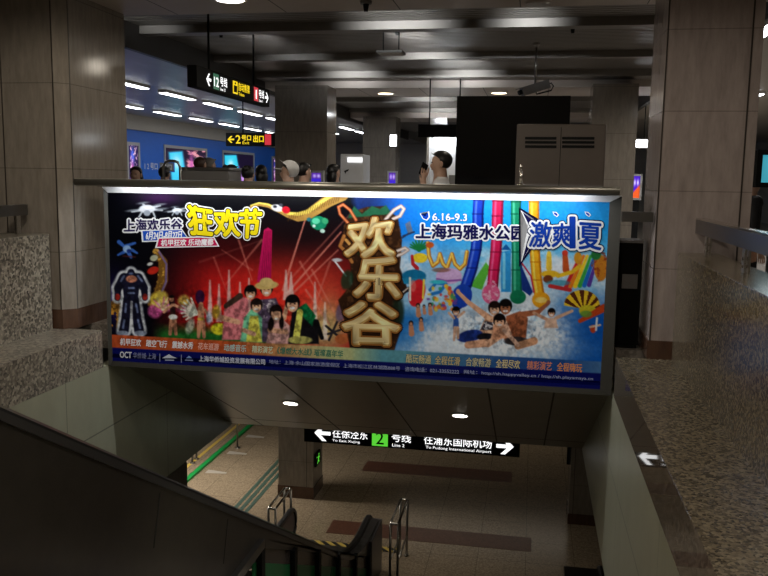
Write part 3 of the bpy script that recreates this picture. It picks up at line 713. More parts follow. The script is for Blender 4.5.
# armoured machine figure with a pale glow (plain, generic)
B = [((131, 281, 131, 300), (9, 7)), ((124, 278, 118, 288), (5, 4)), ((138, 278, 144, 288), (5, 4)), ((118, 288, 117.5, 298), (3.6, 3)), ((144, 288, 145, 298), (3.6, 3)),
     ((128, 300, 126, 316), (5, 4.6)), ((134, 300, 136.5, 316), (5, 4.6)), ((126, 316, 124, 330), (4.4, 5)), ((136.5, 316, 139, 330), (4.4, 5)), ((131, 272.5, 131, 275), (3.6, 4))]
for q, rr in B: p.put(p.seg(*q, rr[0]+2.6, rr[1]+2.6, 2.0), (222, 226, 230), .95)
for q, rr in B: p.put(p.seg(*q, *rr), (26, 26, 46))
p.put(p.ell(131.5, 279, 5.5, 3.6), (206, 132, 104)); p.put(p.ell(117.6, 297, 2.6, 3.4), (150, 40, 34)); p.put(p.ell(145, 297, 2.6, 3.4), (150, 40, 34))
for q in ((124, 276, 121, 281), (138, 276, 142, 281), (126, 304, 125.4, 312), (136, 304, 137.4, 312), (124.4, 320, 123, 328), (138, 320, 140, 328), (129, 288, 134, 288), (128.5, 293, 134, 293)):
    p.put(p.seg(*q, 1.0), (116, 130, 168), .85)
p.put(p.ell(122.5, 333, 6, 2.4), (150, 160, 180)); p.put(p.ell(140.5, 333, 6, 2.4), (150, 160, 180)); p.put(p.ell(131, 273.5, 2.2, 1.2), (90, 104, 140))
p.put(p.seg(131.5, 302, 131.5, 328, 1.2), (226, 228, 232), .8)
# feathered dancers
for cx, cy, rx, ry, col in ((158, 300, 8, 8, (236, 208, 70)), (155, 311, 7, 7, (224, 92, 160)), (165, 306, 7, 6, (232, 120, 178)), (162, 297, 6, 6, (246, 216, 88)), (184, 301, 6, 6, (214, 190, 84)), (182, 309, 5, 4, (200, 80, 130))):
    p.put(p.ell(cx, cy, rx, ry, 0, 3)*(0.55+.6*nf), col)
for a in range(9):
    t = -2.6+a*.28; p.put(p.seg(163, 309, 163+13*math.cos(t), 309+12*math.sin(t), 1.6, .8), ((240, 210, 100), (236, 130, 180), (246, 226, 160))[a % 3], .7)
p.put(p.seg(172, 302, 173, 314, 3.0, 2.6), (52, 26, 26)); p.put(p.ell(171.5, 299, 2.3, 2.8), (186, 128, 98)); p.put(p.ell(171.5, 296.6, 2.6, 1.6), (20, 14, 14))
p.put(p.seg(172, 318, 170, 334, 2.4, 1.6), (190, 130, 98)); p.put(p.seg(174, 318, 176, 334, 2.4, 1.6), (180, 120, 90)); p.put(p.ell(173, 317, 4.4, 2.6), (226, 226, 214)); p.put(p.seg(172, 305, 164, 312, 1.4), (196, 140, 108)); p.put(p.seg(174, 305, 181, 308, 1.4), (196, 140, 108))
for a in range(8):
    t = 1.9+a*.3; p.put(p.seg(196, 313, 196+15*math.cos(t), 310-14*math.sin(t)*.9, 2.2, .8), (224, 228, 206), .85)
p.put(p.ell(190, 326, 4, 8, .3, 2), (206, 214, 190), .8)
p.put(p.ell(200, 297, 4.6, 7), (54, 20, 54)); p.put(p.ell(201, 305, 2.4, 3), (176, 116, 86)); p.put(p.seg(201, 309, 201, 322, 3.4, 3), (196, 138, 104)); p.put(p.seg(199.5, 322, 198.5, 337, 2.4, 1.6), (190, 132, 98)); p.put(p.seg(203, 322, 204, 337, 2.4, 1.6), (184, 126, 94)); p.put(p.ell(201, 319, 3.6, 1.6), (210, 170, 70)); p.put(p.seg(205, 310, 209, 317, 1.4), (196, 138, 104))
p.put(p.ell(216, 312, 4, 7, .1, 2), (226, 188, 60), .9); p.put(p.ell(219, 329, 8, 6, 0, 1.5), (214, 206, 44)); p.put(p.ell(209, 318, 3, 6, 0, 2), (150, 170, 190), .8)
# laughing group
def head(cx, cy, r, hair=(16, 12, 12), skin=(226, 170, 134), hat=None, top=.62):
    p.put(p.ell(cx, cy-r*.25, r*1.18, r*1.28), hair); p.put(p.ell(cx, cy+r*.22, r*.86, r*1.02), skin)
    p.put(p.ell(cx, cy-r*top, r*.95, r*.5), hair)
    p.put(p.ell(cx-r*.36, cy+r*.0, r*.17, r*.1, 0, .6), (30, 16, 14)); p.put(p.ell(cx+r*.36, cy+r*.0, r*.17, r*.1, 0, .6), (30, 16, 14))
    p.put(p.ell(cx, cy+r*.62, r*.4, r*.2, 0, .6), (250, 236, 230))
    if hat: p.put(p.ell(cx, cy-r*.75, r*2.1, r*.75, -.08), hat); p.put(p.ell(cx, cy-r*1.3, r*1.2, r*.8), tuple(min(255, c+14) for c in hat))
p.put(p.poly([(222, 340), (224, 310), (236, 296), (248, 298), (250, 340)], 1.5), (214, 120, 124)); p.put(p.poly([(252, 342), (256, 300), (276, 298), (284, 318), (282, 342)], 1.5), (86, 70, 92))
p.put(np.clip((nf-.5)*5, 0, 1)*p.poly([(254, 318), (258, 300), (274, 300), (280, 318)], 1.5), (206, 190, 196))
p.put(p.poly([(240, 342), (244, 318), (252, 308), (262, 318), (262, 342)], 1.5), (118, 196, 150)); p.put(p.poly([(246, 342), (250, 316), (258, 316), (262, 342)], 1.5), (226, 214, 84))
p.put(p.poly([(266, 344), (270, 322), (282, 318), (290, 326), (292, 344)], 1.5), (206, 154, 146)); p.put(p.poly([(288, 344), (292, 312), (304, 304), (318, 324), (319, 344)], 1.5), (22, 20, 24)); p.put(p.poly([(296, 310), (306, 303), (316, 316), (312, 326)], 1.5), (16, 110, 60))
p.put(p.seg(300, 312, 296, 340, 3, 3.4), (228, 220, 96)); p.put(p.seg(240, 296, 226, 306, 3, 2.6), (70, 50, 40)); p.put(p.seg(222, 318, 238, 322, 3, 2.4), (216, 160, 126)); p.put(p.seg(284, 318, 287, 305, 2.4, 2), (222, 166, 130)); p.put(p.seg(270, 330, 286, 332, 2.6, 2.4), (216, 160, 126)); p.put(p.seg(316, 322, 322, 338, 3, 2), (16, 16, 18))
p.put(p.seg(243, 330, 254, 334, 2.2), (224, 170, 136)); p.put(p.ell(300, 340, 12, 4), (214, 206, 110), .8)
head(250.5, 293, 5.4); head(266.5, 289.5, 5.6, hat=(216, 184, 110)); head(256.5, 306, 5.2, hair=(30, 20, 18)); head(276, 313, 5.6, hair=(24, 14, 14)); p.put(p.ell(271, 324, 3, 7, .1), (24, 14, 14)); p.put(p.ell(281.5, 322, 2.4, 7), (24, 14, 14)); p.put(p.ell(276.5, 316, 4.4, 5), (228, 172, 136)); p.put(p.ell(276.5, 319, 2.2, 1), (250, 236, 230)); head(292.5, 304, 6.4)
# dark crossed ride under the beams
for q in ((326, 326, 338, 336), (337, 322, 329, 340), (328, 334, 340, 330)): p.put(p.seg(*q, 1.2), (44, 40, 44))
p.put(p.ell(342, 339, 7, 5), (196, 104, 56), .9); p.put(p.ell(341, 312, 5, 10, .2, 2), (96, 88, 130), .7); p.put(p.seg(334, 260, 346, 276, .8), (240, 240, 240)); p.put(p.ell(337, 260, 5, 1.8), (206, 206, 210))
# emblem backing, scaffold and loops
p.put(p.poly([(350, 213), (366, 207), (384, 206), (398, 218), (402, 240), (400, 268), (408, 290), (398, 302), (401, 330), (394, 351), (350, 349), (346, 326), (338, 300), (352, 284), (350, 262), (342, 246), (344, 226)], 1.5), (52, 30, 18))
p.put(np.clip((nf-.52)*6, 0, 1)*p.poly([(350, 213), (366, 207), (384, 206), (398, 218), (402, 240), (400, 268), (404, 290), (398, 302), (401, 330), (394, 351), (350, 349), (346, 326), (340, 300), (352, 284), (350, 262), (342, 246), (344, 226)], 1.5), (96, 60, 34), .8)
p.put(p.poly([(348, 218), (354, 206), (362, 214), (372, 206), (380, 209), (386, 205), (392, 214)], 1.5), (34, 92, 62)); p.put(p.ell(360, 246, 5, 9, 0, 2), (28, 76, 44), .8); p.put(p.ell(347, 280, 6, 10, .2, 2), (24, 58, 36), .8); p.put(p.ell(398, 312, 6, 16, 0, 3), (30, 44, 30), .9)
for pts, r_ in (([(364, 243), (357, 231), (348, 223), (340, 214), (338.5, 207), (343, 204.5), (350, 210), (356, 220)], 1.5),):
    p.put(p.path(pts, r_), (168, 74, 40)); p.put(p.path(pts, .5), (232, 150, 96))
for pts in ([(380, 228), (386, 219), (394, 210), (401, 206), (404, 209), (400, 216), (393, 219)], [(396, 256), (402, 254), (408, 250), (405, 248), (397, 251)]):
    p.put(p.path(pts, 1.7), (176, 150, 136)); p.put(p.path(pts, .7), (242, 226, 216))
p.put(p.path([(344, 236), (340, 246), (346, 252), (352, 262)], 1.6), (188, 120, 60)); p.put(p.path([(346, 240), (352, 247), (349, 254)], 1.4), (222, 160, 84))
p.put(p.poly([(405, 224), (410, 221), (413, 232), (408, 234)], .8), (96, 112, 140)); p.put(p.seg(403, 236, 414, 232, .8), (40, 52, 84)); p.put(p.seg(408, 234, 402, 238, .8), (40, 52, 84))
p.put(p.poly([(392, 300), (410, 291), (412, 285), (402, 290), (390, 294)], 1), (26, 18, 26)); p.put(p.path([(393, 298), (402, 293), (408, 288)], .7), (210, 190, 170))
# tall slides
def slide(pts, r, col, dark):
    p.put(p.path(pts, r), dark); p.put(p.path([(a-.12*r, b) for a, b in pts], r*.78, 2), col); p.put(p.path([(a-r*.42, b) for a, b in pts], r*.16, 1.5), tuple(min(255, c+90) for c in col), .7)
    for k in range(len(pts)-1):
        a, b = pts[k]; p.put(p.seg(a-r, b, a+r, b, .55), dark, .8)
p.put(p.poly([(470, 286), (486, 262), (490, 268), (482, 290)], 1), (92, 186, 60))
p.put(p.poly([(501, 292), (501, 252), (511, 250), (511, 292)], 1), (46, 150, 214)); p.put(p.seg(504, 288, 504, 254, 1.4), (120, 206, 240)); p.put(p.poly([(501, 250), (506, 244), (511, 250)], .8), (20, 90, 160))
slide([(479, 200), (478, 214), (478, 232), (476, 250), (472, 268), (466, 286), (458, 304)], 5.6, (24, 62, 190), (10, 22, 96))
slide([(498, 201), (497.5, 216), (497, 234), (496, 252), (494, 270), (492, 292)], 5.6, (212, 30, 84), (116, 10, 44))
slide([(516, 202), (516, 214), (516.5, 234), (517, 252), (517, 270), (517, 296)], 5.2, (24, 140, 100), (8, 76, 56))
slide([(534, 202), (534, 222), (534.5, 244), (535.5, 262), (537, 280), (540, 298)], 5.2, (244, 178, 34), (180, 104, 12))
p.put(p.ell(518, 297, 8, 7), (20, 120, 80)); p.put(p.ell(541, 300, 9, 8, .1), (240, 166, 30)); p.put(p.ell(541, 300, 6, 3), (250, 214, 110)); p.put(p.ell(462, 296, 10, 12, .3), (26, 66, 176)); p.put(p.ell(491, 294, 9, 10), (224, 96, 140)); p.put(np.clip((nf-.5)*6, 0, 1)*p.ell(491, 292, 10, 12), (240, 200, 214), .8)
# play structures
for a in range(9):
    t = -PI+a*PI/8; p.put(p.seg(419, 250, 419+9*math.cos(t), 247+6*math.sin(t)*1.1, 1.6, .7), (26, 118, 60))
p.put(p.ell(420, 258, 7.5, 5), (240, 208, 44)); p.put(p.path([(412, 256), (413, 264), (417, 268), (416, 292)], [1.4, 1.8, 2, 2.4]), (190, 40, 46))
lp = [(428, 243), (429, 256), (433, 266), (438, 262), (440, 254), (443, 264), (447, 268), (450, 260), (452, 254), (455, 264), (460, 269), (465, 264), (467, 252)]
p.put(p.path(lp, 2.0), (184, 112, 20)); p.put(p.path([(a-.4, b-.5) for a, b in lp], 1.0), (250, 206, 90)); p.put(p.ell(430, 245, 4, 3), (196, 86, 32))
p.put(p.ell(414, 276, 12, 6.5), (20, 112, 156)); p.put(p.poly([(402, 278), (426, 278), (424, 284), (404, 284)], 1), (30, 130, 170)); p.put(p.ell(449, 276, 13, 8), (214, 176, 220)); p.put(p.path([(437, 279), (446, 281), (461, 280)], 1), (150, 90, 170)); p.put(p.ell(441, 270, 9, 2.4), (120, 72, 50), .7)
p.put(p.ell(417, 293, 8, 14, .25), (214, 36, 44)); p.put(p.ell(413, 286, 3, 6), (240, 120, 110), .7); p.put(p.seg(410, 278, 410, 300, 1), (236, 236, 220)); p.put(p.seg(424, 280, 423, 298, 1), (240, 214, 80))
p.put(p.path([(430, 290), (436, 283), (446, 284), (440, 292), (432, 294)], 1.6), (36, 120, 196)); p.put(p.ell(438, 282, 8, 2), (60, 190, 206)); p.put(p.path([(446, 286), (452, 294), (450, 304)], 2), (240, 190, 60))
for k in range(40):
    rs = np.random.RandomState(k); cx, cy = 428+rs.rand()*28, 288+rs.rand()*22
    p.put(p.ell(cx, cy, 1+rs.rand()*1.4, 1+rs.rand()*1.8), ((214, 60, 60), (240, 200, 60), (60, 150, 90), (236, 120, 40), (110, 70, 160))[k % 5], .85)
# castle and rainbow slide at the far side
for k, col in enumerate(((206, 40, 40), (236, 126, 30), (246, 206, 40), (60, 170, 70), (30, 110, 200), (90, 60, 160))):
    p.put(p.seg(566+k*4.6, 287-k*.4, 580+k*3.6, 256, 2.2, 1.4), col)
p.put(p.ell(550, 274, 9, 3.6), (236, 186, 40)); p.put(p.ell(548, 279, 5, 4), (120, 60, 30)); p.put(p.seg(549, 256, 549, 268, 2.6, 3), (236, 196, 60)); p.put(p.ell(549, 254, 2.2, 3), (240, 206, 70)); p.put(p.seg(565, 254, 566, 270, 2.6, 3.4), (196, 84, 36)); p.put(p.ell(565, 253, 3, 3), (206, 60, 40)); p.put(p.path([(558, 276), (572, 272), (580, 266)], 2), (236, 190, 40)); p.put(p.ell(578, 258, 4, 6), (214, 150, 40)); p.put(p.ell(601, 268, 7, 13), (206, 130, 40)); p.put(np.clip((nf-.5)*6, 0, 1)*p.ell(600, 266, 9, 16), (150, 60, 30), .9); p.put(p.ell(596, 255, 5, 5), (40, 120, 60)); p.put(p.ell(558, 283, 12, 3), (60, 140, 160), .7); p.put(p.path([(550, 286), (560, 288), (570, 290)], 2), (196, 50, 50))
p.put(p.poly([(520, 262), (533, 292), (530, 296), (522, 290)], 1), (26, 54, 130)); p.put(p.path([(521, 262), (531, 276), (534, 292)], .8), (190, 40, 70))
# striped half-round fan
fm = p.ell(582, 306, 18, 16, .1)*np.clip((309-(X-582)*-.16-Y)/1.2, 0, 1)
ang = np.arctan2(Y-312, X-584); p.put(fm, (240, 196, 44)); p.put(fm*(np.floor(ang/(PI/14)) % 2 == 0), (90, 44, 22))
p.put(p.ell(588, 311, 9, 6, .1), (206, 190, 40)); p.put(p.seg(580, 321, 604, 308, 2, 4), (196, 70, 30)); p.put(p.ell(586, 314, 6, 3.4), (96, 150, 60), .8); p.put(p.ell(593, 329, 3, 4), (190, 70, 40)); p.put(p.seg(590, 327, 600, 325, 1), (226, 190, 160)); p.put(p.seg(597, 318, 596, 330, .9), (236, 236, 236))
# bathers
SK = (224, 168, 132)
p.put(p.seg(489, 318, 468, 302, 3.2, 2.2), SK); p.put(p.seg(468, 302, 459, 293, 2.2, 1.8), SK); p.put(p.ell(458, 291.5, 2, 2.6), SK)
p.put(p.poly([(504, 340), (506, 316), (520, 311), (528, 318), (526, 338)], 1.4), (150, 84, 54)); p.put(p.seg(520, 315, 538, 312, 3.2, 2.6), (160, 92, 60)); p.put(p.seg(538, 312, 548, 303.5, 2.4, 1.8), (160, 92, 60)); p.put(p.ell(548.5, 302, 2, 2), (166, 98, 66))
p.put(p.poly([(478, 334), (486, 316), (496, 316), (499, 334)], 1.4), SK); p.put(p.poly([(480, 330), (485, 321), (496, 323), (498, 330)], 1.2), (54, 50, 60)); p.put(np.clip((nf-.5)*6, 0, 1)*p.poly([(480, 330), (485, 321), (496, 323), (498, 330)], 1.2), (206, 200, 200))
p.put(p.ell(470, 336, 13, 6, -.2), (30, 52, 126)); p.put(p.ell(486, 337, 9, 4), (24, 22, 28)); p.put(p.seg(468, 345, 486, 343, 3.6, 4), (216, 160, 126)); p.put(p.seg(488, 344, 500, 336, 3.4, 3), (222, 168, 134)); p.put(p.seg(497, 318, 493, 338, 2.4, 2), SK)
p.put(p.poly([(492, 340), (494, 324), (504, 322), (508, 338)], 1.2), (214, 150, 114)); p.put(p.ell(516, 341, 12, 4.4), (54, 46, 46)); p.put(p.seg(518, 346, 534, 341, 3.6, 4), (206, 150, 112)); p.put(p.seg(504, 330, 518, 345, 2.2, 2), (222, 176, 150)); p.put(p.seg(505, 322, 510, 334, 2, 1.8), (226, 176, 146))
head(494.5, 309, 5.4, hair=(28, 18, 16), skin=(232, 182, 148)); head(505.5, 307.5, 5.8, skin=(166, 104, 72)); head(499.5, 321.5, 5.4, skin=(226, 172, 138))
p.put(p.poly([(544, 328), (546, 318), (556, 318), (558, 328)], 1.2), (232, 190, 162)); p.put(p.seg(546, 319, 534, 313, 1.6), (200, 150, 120)); p.put(p.seg(556, 318, 572, 311, 1.8, 1.4), (222, 176, 146)); head(551.5, 313, 3.4)
for cx, cy, s in ((418, 308, 1), (430, 307, .9), (411, 326, 1.1), (421, 322, 1), (424, 308, .7)):
    p.put(p.seg(cx, cy, cx+.6, cy+7*s, 2.0*s, 2.6*s), (206, 140, 104)); p.put(p.ell(cx, cy-2.6*s, 2.1*s, 2.4*s), (30, 22, 20)); p.put(p.ell(cx, cy-1.8*s, 1.4*s, 1.6*s), (200, 140, 108))
p.put(p.seg(456, 316, 456, 328, 2.4, 3), (52, 92, 170)); p.put(p.seg(455, 328, 454, 340, 1.8, 1.2), (222, 176, 146)); p.put(p.seg(457.5, 328, 458, 338, 1.8, 1.2), (222, 176, 146)); p.put(p.seg(458, 317, 464, 312, 1.3), (222, 176, 146)); p.put(p.seg(454, 318, 449, 313, 1.2), (222, 176, 146)); head(456, 311.5, 3.4)
# lower print strips
yb1 = lambda x: 334.5+(x-112)*0.0555   # top of the colour strip
yb2 = lambda x: 347.5+(x-112)*0.0530   # top of the navy strip
o1 = np.clip((Y-yb1(X))/1.0+.5, 0, 1)
leftc = np.stack([206-np.clip((X-230)/110, 0, 1)*16, 88+np.clip((X-230)/100, 0, 1)*112, 44+np.clip((X-230)/100, 0, 1)*96], -1)
rightc = np.stack([96-np.clip((X-400)/110, 0, 1)*60+np.clip((X-560)/40, 0, 1)*40, 158-np.clip((X-400)/110, 0, 1)*82+np.clip((X-560)/40, 0, 1)*40, 168-np.clip((X-400)/110, 0, 1)*28+np.clip((X-560)/40, 0, 1)*20], -1)
mixr = np.clip((X-352)/30, 0, 1)[..., None]
p.put(o1, leftc*(1-mixr)+rightc*mixr, .96)
p.put(np.clip((Y-yb2(X))/1.0+.5, 0, 1), (14, 20, 96))
fig = np.clip(p.gauss(272, 322, 56, 24)*1.6, 0, 1)+np.clip(p.gauss(502, 330, 42, 20)*1.5, 0, 1)+np.clip(p.gauss(182, 314, 34, 22)*1.4, 0, 1)+np.clip(p.gauss(131, 302, 20, 34)*1.3, 0, 1)
fold = fbm(X/3.6+Y/9, Y/4.4-X/11, 41, 3)
p.C = p.C*(1+np.clip(fig, 0, 1)*np.clip((fold-.5)*1.5, -.28, .22))[..., None]
p.C = np.clip(p.C*(0.90+0.2*fbm(X/2.3, Y/2.3, 31)[..., None]), 0, 255)
sh = Sheet(); sh.grid(V, lin(p.C))
def on_poster(q, k=0):
    out = []
    for x, y in q:
        d = ray(x, y); t = (YB-0.0008*k)/d[1]; out.append(EYE+d*t)
    return np.array(out)
def ptext(text, q, col, off=0.0, k=1, shear=0.0, grain=0):
    """lettering filling the four-cornered field q = TL, TR, BR, BL; off thickens it (share of the field height)"""
    (uv, f) = text_box(text, 0.0, shear)
    a, b, c, d = [np.array(t, float) for t in q]
    u = uv[:, :1]; v = uv[:, 1:]
    P = (d*(1-u)+c*u)*(1-v)+(a*(1-u)+b*u)*v
    def ink(P):
        if not grain: return col
        g_ = fbm(P[:, 0]/4.0, P[:, 1]/4.0, 21)[:, None]
        return np.clip(np.array(col)*(0.45+1.05*g_), 0, 255)
    if off <= 0:
        sh.tris(on_poster(P, k), f, col); return
    h = np.linalg.norm(d-a); n = 16 if off > .06 else 6
    for i in range(n):
        t = 2*PI*i/n
        Q = P+np.array((math.cos(t), math.sin(t)))*off*h; sh.tris(on_poster(Q, k+.3*i/n), f, ink(Q))
    if off > .06:
        for i in range(8):
            t = 2*PI*i/8; sh.tris(on_poster(P+np.array((math.cos(t), math.sin(t)))*off*h*.5, k+.3), f, col)
def ppoly(pts, col, k=1):
    n = len(pts); sh.tris(on_poster(pts, k), [(0, i, i+1) for i in range(1, n-1)], col)
def titled(text, q, fill, layers, shear=0.0, k0=1, bold=0.0, grain=0):
    for i, (off, col) in enumerate(layers): ptext(text, q, col, off, k0+i, shear)
    ptext(text, q, fill, bold, k0+len(layers), shear, grain=grain)
W = (255, 255, 255); NV = (20, 18, 78)
titled('上海欢乐谷', [(124, 219.5), (182, 218.5), (182, 230.5), (124, 232)], (44, 34, 84), [(.145, W)], bold=.03)
ppoly([(141, 230), (182, 229), (190, 240.5), (142, 242)], W, 4); ppoly([(142.5, 231), (181.5, 230), (188.5, 239.4), (143.5, 240.8)], (24, 84, 196), 5)
ptext('6月24日-8月27日', [(146, 231.8), (182, 231), (182, 238.8), (146, 239.8)], W, .03, 6, .15)
ppoly([(158, 237.5), (214, 236.5), (219.5, 246.5), (155, 248)], W, 7); ppoly([(159, 238.6), (213.4, 237.6), (217.6, 245.6), (157, 246.8)], (206, 24, 84), 8)
ptext('机甲狂欢 乐动魔都', [(161, 239.6), (213.5, 238.8), (213.5, 245.2), (161, 246)], W, .03, 9, .08)
YL = (250, 226, 24)
for ch, q in (('狂', [(187, 205), (212, 209), (212, 236), (190, 234)]), ('欢', [(214, 210), (238, 210), (240, 236), (215, 236)]), ('节', [(240, 210), (262, 209), (258, 239), (240, 237)])):
    titled(ch, q, YL, [(.115, W), (.075, (24, 18, 20))], bold=.04, k0=10)
GD = (208, 166, 96)
for ch, q in (('欢', [(349, 222), (393, 216), (394, 256), (345, 258)]), ('乐', [(359, 258), (398, 258), (400, 300), (354, 298)]), ('谷', [(343, 302), (398, 304), (400, 345), (343, 343)])):
    titled(ch, q, GD, [(.11, (40, 22, 12)), (.08, (150, 96, 44))], bold=.045, k0=4, grain=1)
    ptext(ch, [(a-.6, b-.8) for a, b in q], (236, 208, 148), .02, 7.5, grain=1)
# right-hand titles
ptext('6.16-9.3', [(432.5, 213.2), (467, 214), (467, 221), (432.5, 220.4)], (16, 40, 110), .06, 2); ptext('6.16-9.3', [(432.5, 213.2), (467, 214), (467, 221), (432.5, 220.4)], W, .02, 3)
dp = [(421, 214), (425, 216.5), (428, 212.5), (428.6, 217), (426.5, 219.6), (423.4, 218.4)]
ppoly([(a+(a-425)*.35, b+(b-216.4)*.35) for a, b in dp], W, 2); ppoly(dp, (20, 70, 190), 3)
titled('上海玛雅水公园', [(416, 224), (525, 226), (525, 240), (416, 238.5)], NV, [(.145, W)], bold=.035, k0=2)
sp = [(520.5, 209.5), (531, 219), (538, 222), (530, 236), (531, 246), (520.5, 263), (524, 246), (527, 236), (529, 226)]
ppoly([(519, 207), (533, 217), (540, 220), (532, 236), (533, 248), (519, 267), (521, 246), (524, 236), (526, 226)], (18, 18, 60), 4); ppoly([(520.5, 210), (531, 218.6), (538, 222), (530, 236), (531, 246), (521, 262), (524, 246), (526, 237), (528, 226)], W, 5)
ppoly([(522.3, 211.8), (532, 219.5), (536.6, 223), (532.5, 231), (529.3, 226)], (22, 18, 74), 6); ppoly([(522.3, 260), (526, 247), (528.5, 236.5), (532, 235), (531, 245)], (22, 18, 74), 6)
for ch, q in (('激', [(531, 222), (552, 222), (550, 247), (529, 247)]), ('爽', [(553, 224), (571, 223), (570, 247), (552, 247)]), ('1', [(570, 217), (575, 217), (575, 248), (570, 248)]), ('夏', [(579, 222.5), (602, 224), (601, 250), (579, 249)])):
    titled(ch, q, (18, 62, 168), [(.14 if ch != '1' else .11, (18, 18, 64)), (.10 if ch != '1' else .08, W)], bold=.022 if ch != '1' else .02, k0=7)
    # deep-blue lower ink of the title is a second letter tone
for cx in (555, 587):
    ppoly([(cx-2.5, 211.5), (cx+1.5, 212), (cx+4, 215), (cx+2, 217), (cx-1, 215)], W, 4); ppoly([(cx-1.6, 212.3), (cx+1.2, 212.8), (cx+3, 215), (cx+1.6, 216), (cx-.6, 214.4)], (20, 60, 170), 5)
# bottom lines of text
def btext(text, x0, x1, fy, h, col, off=.02, k=2, sh_=.12):
    ptext(text, [(x0, fy(x0)), (x1, fy(x1)), (x1, fy(x1)+h), (x0, fy(x0)+h)], col, off, k, sh_)
f1 = lambda x: yb1(x)+3.2
for t, x0, x1, c in (('机甲狂欢', 120, 141, W), ('踏空飞行', 146, 167, W), ('震撼水秀', 172, 193, W), ('花车巡游', 198, 219, (255, 190, 170)), ('动感音乐', 224, 246, (186, 214, 206)), ('精彩演艺', 252, 273, (214, 226, 190)), ('《爆燃大水战》', 277, 312, (60, 120, 96)), ('璀璨嘉年华', 314, 343, (60, 120, 96))):
    btext(t, x0, x1, f1, 7, c)
for t, x0, x1, c in (('酷玩畅通', 406, 431, (206, 196, 150)), ('全程任滑', 435, 460, (206, 186, 140)), ('合家畅游', 466, 491, (206, 196, 160)), ('全程尽欢', 496, 520, (226, 206, 160)), ('精彩演艺', 527, 552, (230, 140, 110)), ('全程嗨玩', 557, 582, (240, 150, 90))):
    if c[2] > 130: btext(t, x0, x1, f1, 8.5, (24, 30, 50), .05, 2)
    btext(t, x0, x1, f1, 8.5, c, .02, 3)
f2 = lambda x: yb2(x)+3.6
btext('OCT', 120, 131.5, f2, 6, (236, 236, 240), .03, 2, 0); btext('华侨城·上海', 133, 156, f2, 6, (150, 154, 190), 0, 2, .1)
for x in (159.5, 181): ppoly([(x, f2(x)), (x+.7, f2(x)), (x+.7, f2(x)+8), (x, f2(x)+8)], (150, 156, 190), 2)
y = f2(170); ppoly([(162, y+4), (166, y+2), (169, y), (172, y+2), (177, y+4)], (216, 220, 232), 2); ppoly([(165, y+5.4), (174, y+5.6), (174, y+6.6), (165, y+6.4)], (180, 186, 210), 2)
y = f2(189); ppoly([(186, y+3), (189, y+.6), (192, y+3), (189, y+2)], (150, 180, 230), 2); ppoly([(185, y+4.4), (193, y+4.7), (193, y+5.7), (185, y+5.4)], (140, 150, 190), 2)
btext('上海华侨城投资发展有限公司', 199, 265, f2, 5.6, (226, 228, 240), .02, 2, 0)
btext('地址：上海·佘山国家旅游度假区  上海市松江区林湖路888号', 269, 400, f2, 4.2, (170, 176, 210), .0, 2, 0)
btext('咨询电话：021-33552222', 405, 459, f2, 4.6, (180, 186, 216), .0, 2, 0)
btext('网址：http://sh.happyvalley.cn / http://sh.playamaya.cn', 464, 593, f2, 4.6, (180, 186, 216), .0, 2, 0)
sh.build('poster', M['poster'], bb)
# case: frame, back, cap rail
fr = MB()
F0, F1, F2, F3 = XL+0.012, XR-0.012, -0.30, 1.385
yf = YB-0.05
def bar(pts, z=None):  # bevelled frame bar given its front outline
    fr.add([(x, yf, zz) for x, zz in pts[:2]]+[(x, YB+0.0, zz) for x, zz in pts[2:]]+[(pts[0][0], YB+0.16, pts[0][1]), (pts[1][0], YB+0.16, pts[1][1])],
           [(0, 1, 2, 3), (0, 4, 5, 1), (3, 2, 5, 4), (0, 3, 4), (1, 5, 2)])
zb = PZ0-0.05
bar([(F0, F3), (F1, F3), (PX1, PZ1), (PX0, PZ1)]); fr.build('top_frame_strip', M['white'], bb); fr = MB(); yf = YB-0.006; bar([(F1, zb), (F0, zb), (PX0, PZ0), (PX1, PZ0)])  # top bar white: the lamp's brightness on it is put into the colour
yf = YB-0.02; bar([(F0, zb), (F0, F3), (PX0, PZ1), (PX0, PZ0)]); bar([(F1, F3), (F1, zb), (PX1, PZ0), (PX1, PZ1)])
fr.build('frame', M['frame'], bb)
MB().box((F0+.03, YB+0.004, PZ0), (F1-.03, YB+0.17, F3-.02)).build('case_back', M['grey'], bb)
cr = MB().box((-4.22, 7.03, 1.405), (0.70, 7.45, 1.455)).cyl((-4.22, 7.05, 1.428), (0.70, 7.05, 1.428), 0.035)
cr.build('cap_rail', M['cap'], bb)
MB().box((-4.0, 7.055, 1.39), (0.6, 7.13, 1.405)).build('lamp_housing', M['black'], bb)
# slim chrome post standing on the cap rail
q = at_y(521, 175, 7.25)
tag(MB().cyl((q[0], 7.25, 1.455), (q[0], 7.25, 1.61), 0.014).ball((q[0], 7.25, 1.62), 0.018).cyl((q[0], 7.25, 1.455), (q[0], 7.25, 1.47), 0.03).build('rail_finial', M['chrome']), 'slim chrome post standing on the poster rail before the beige cabinet', 'post')

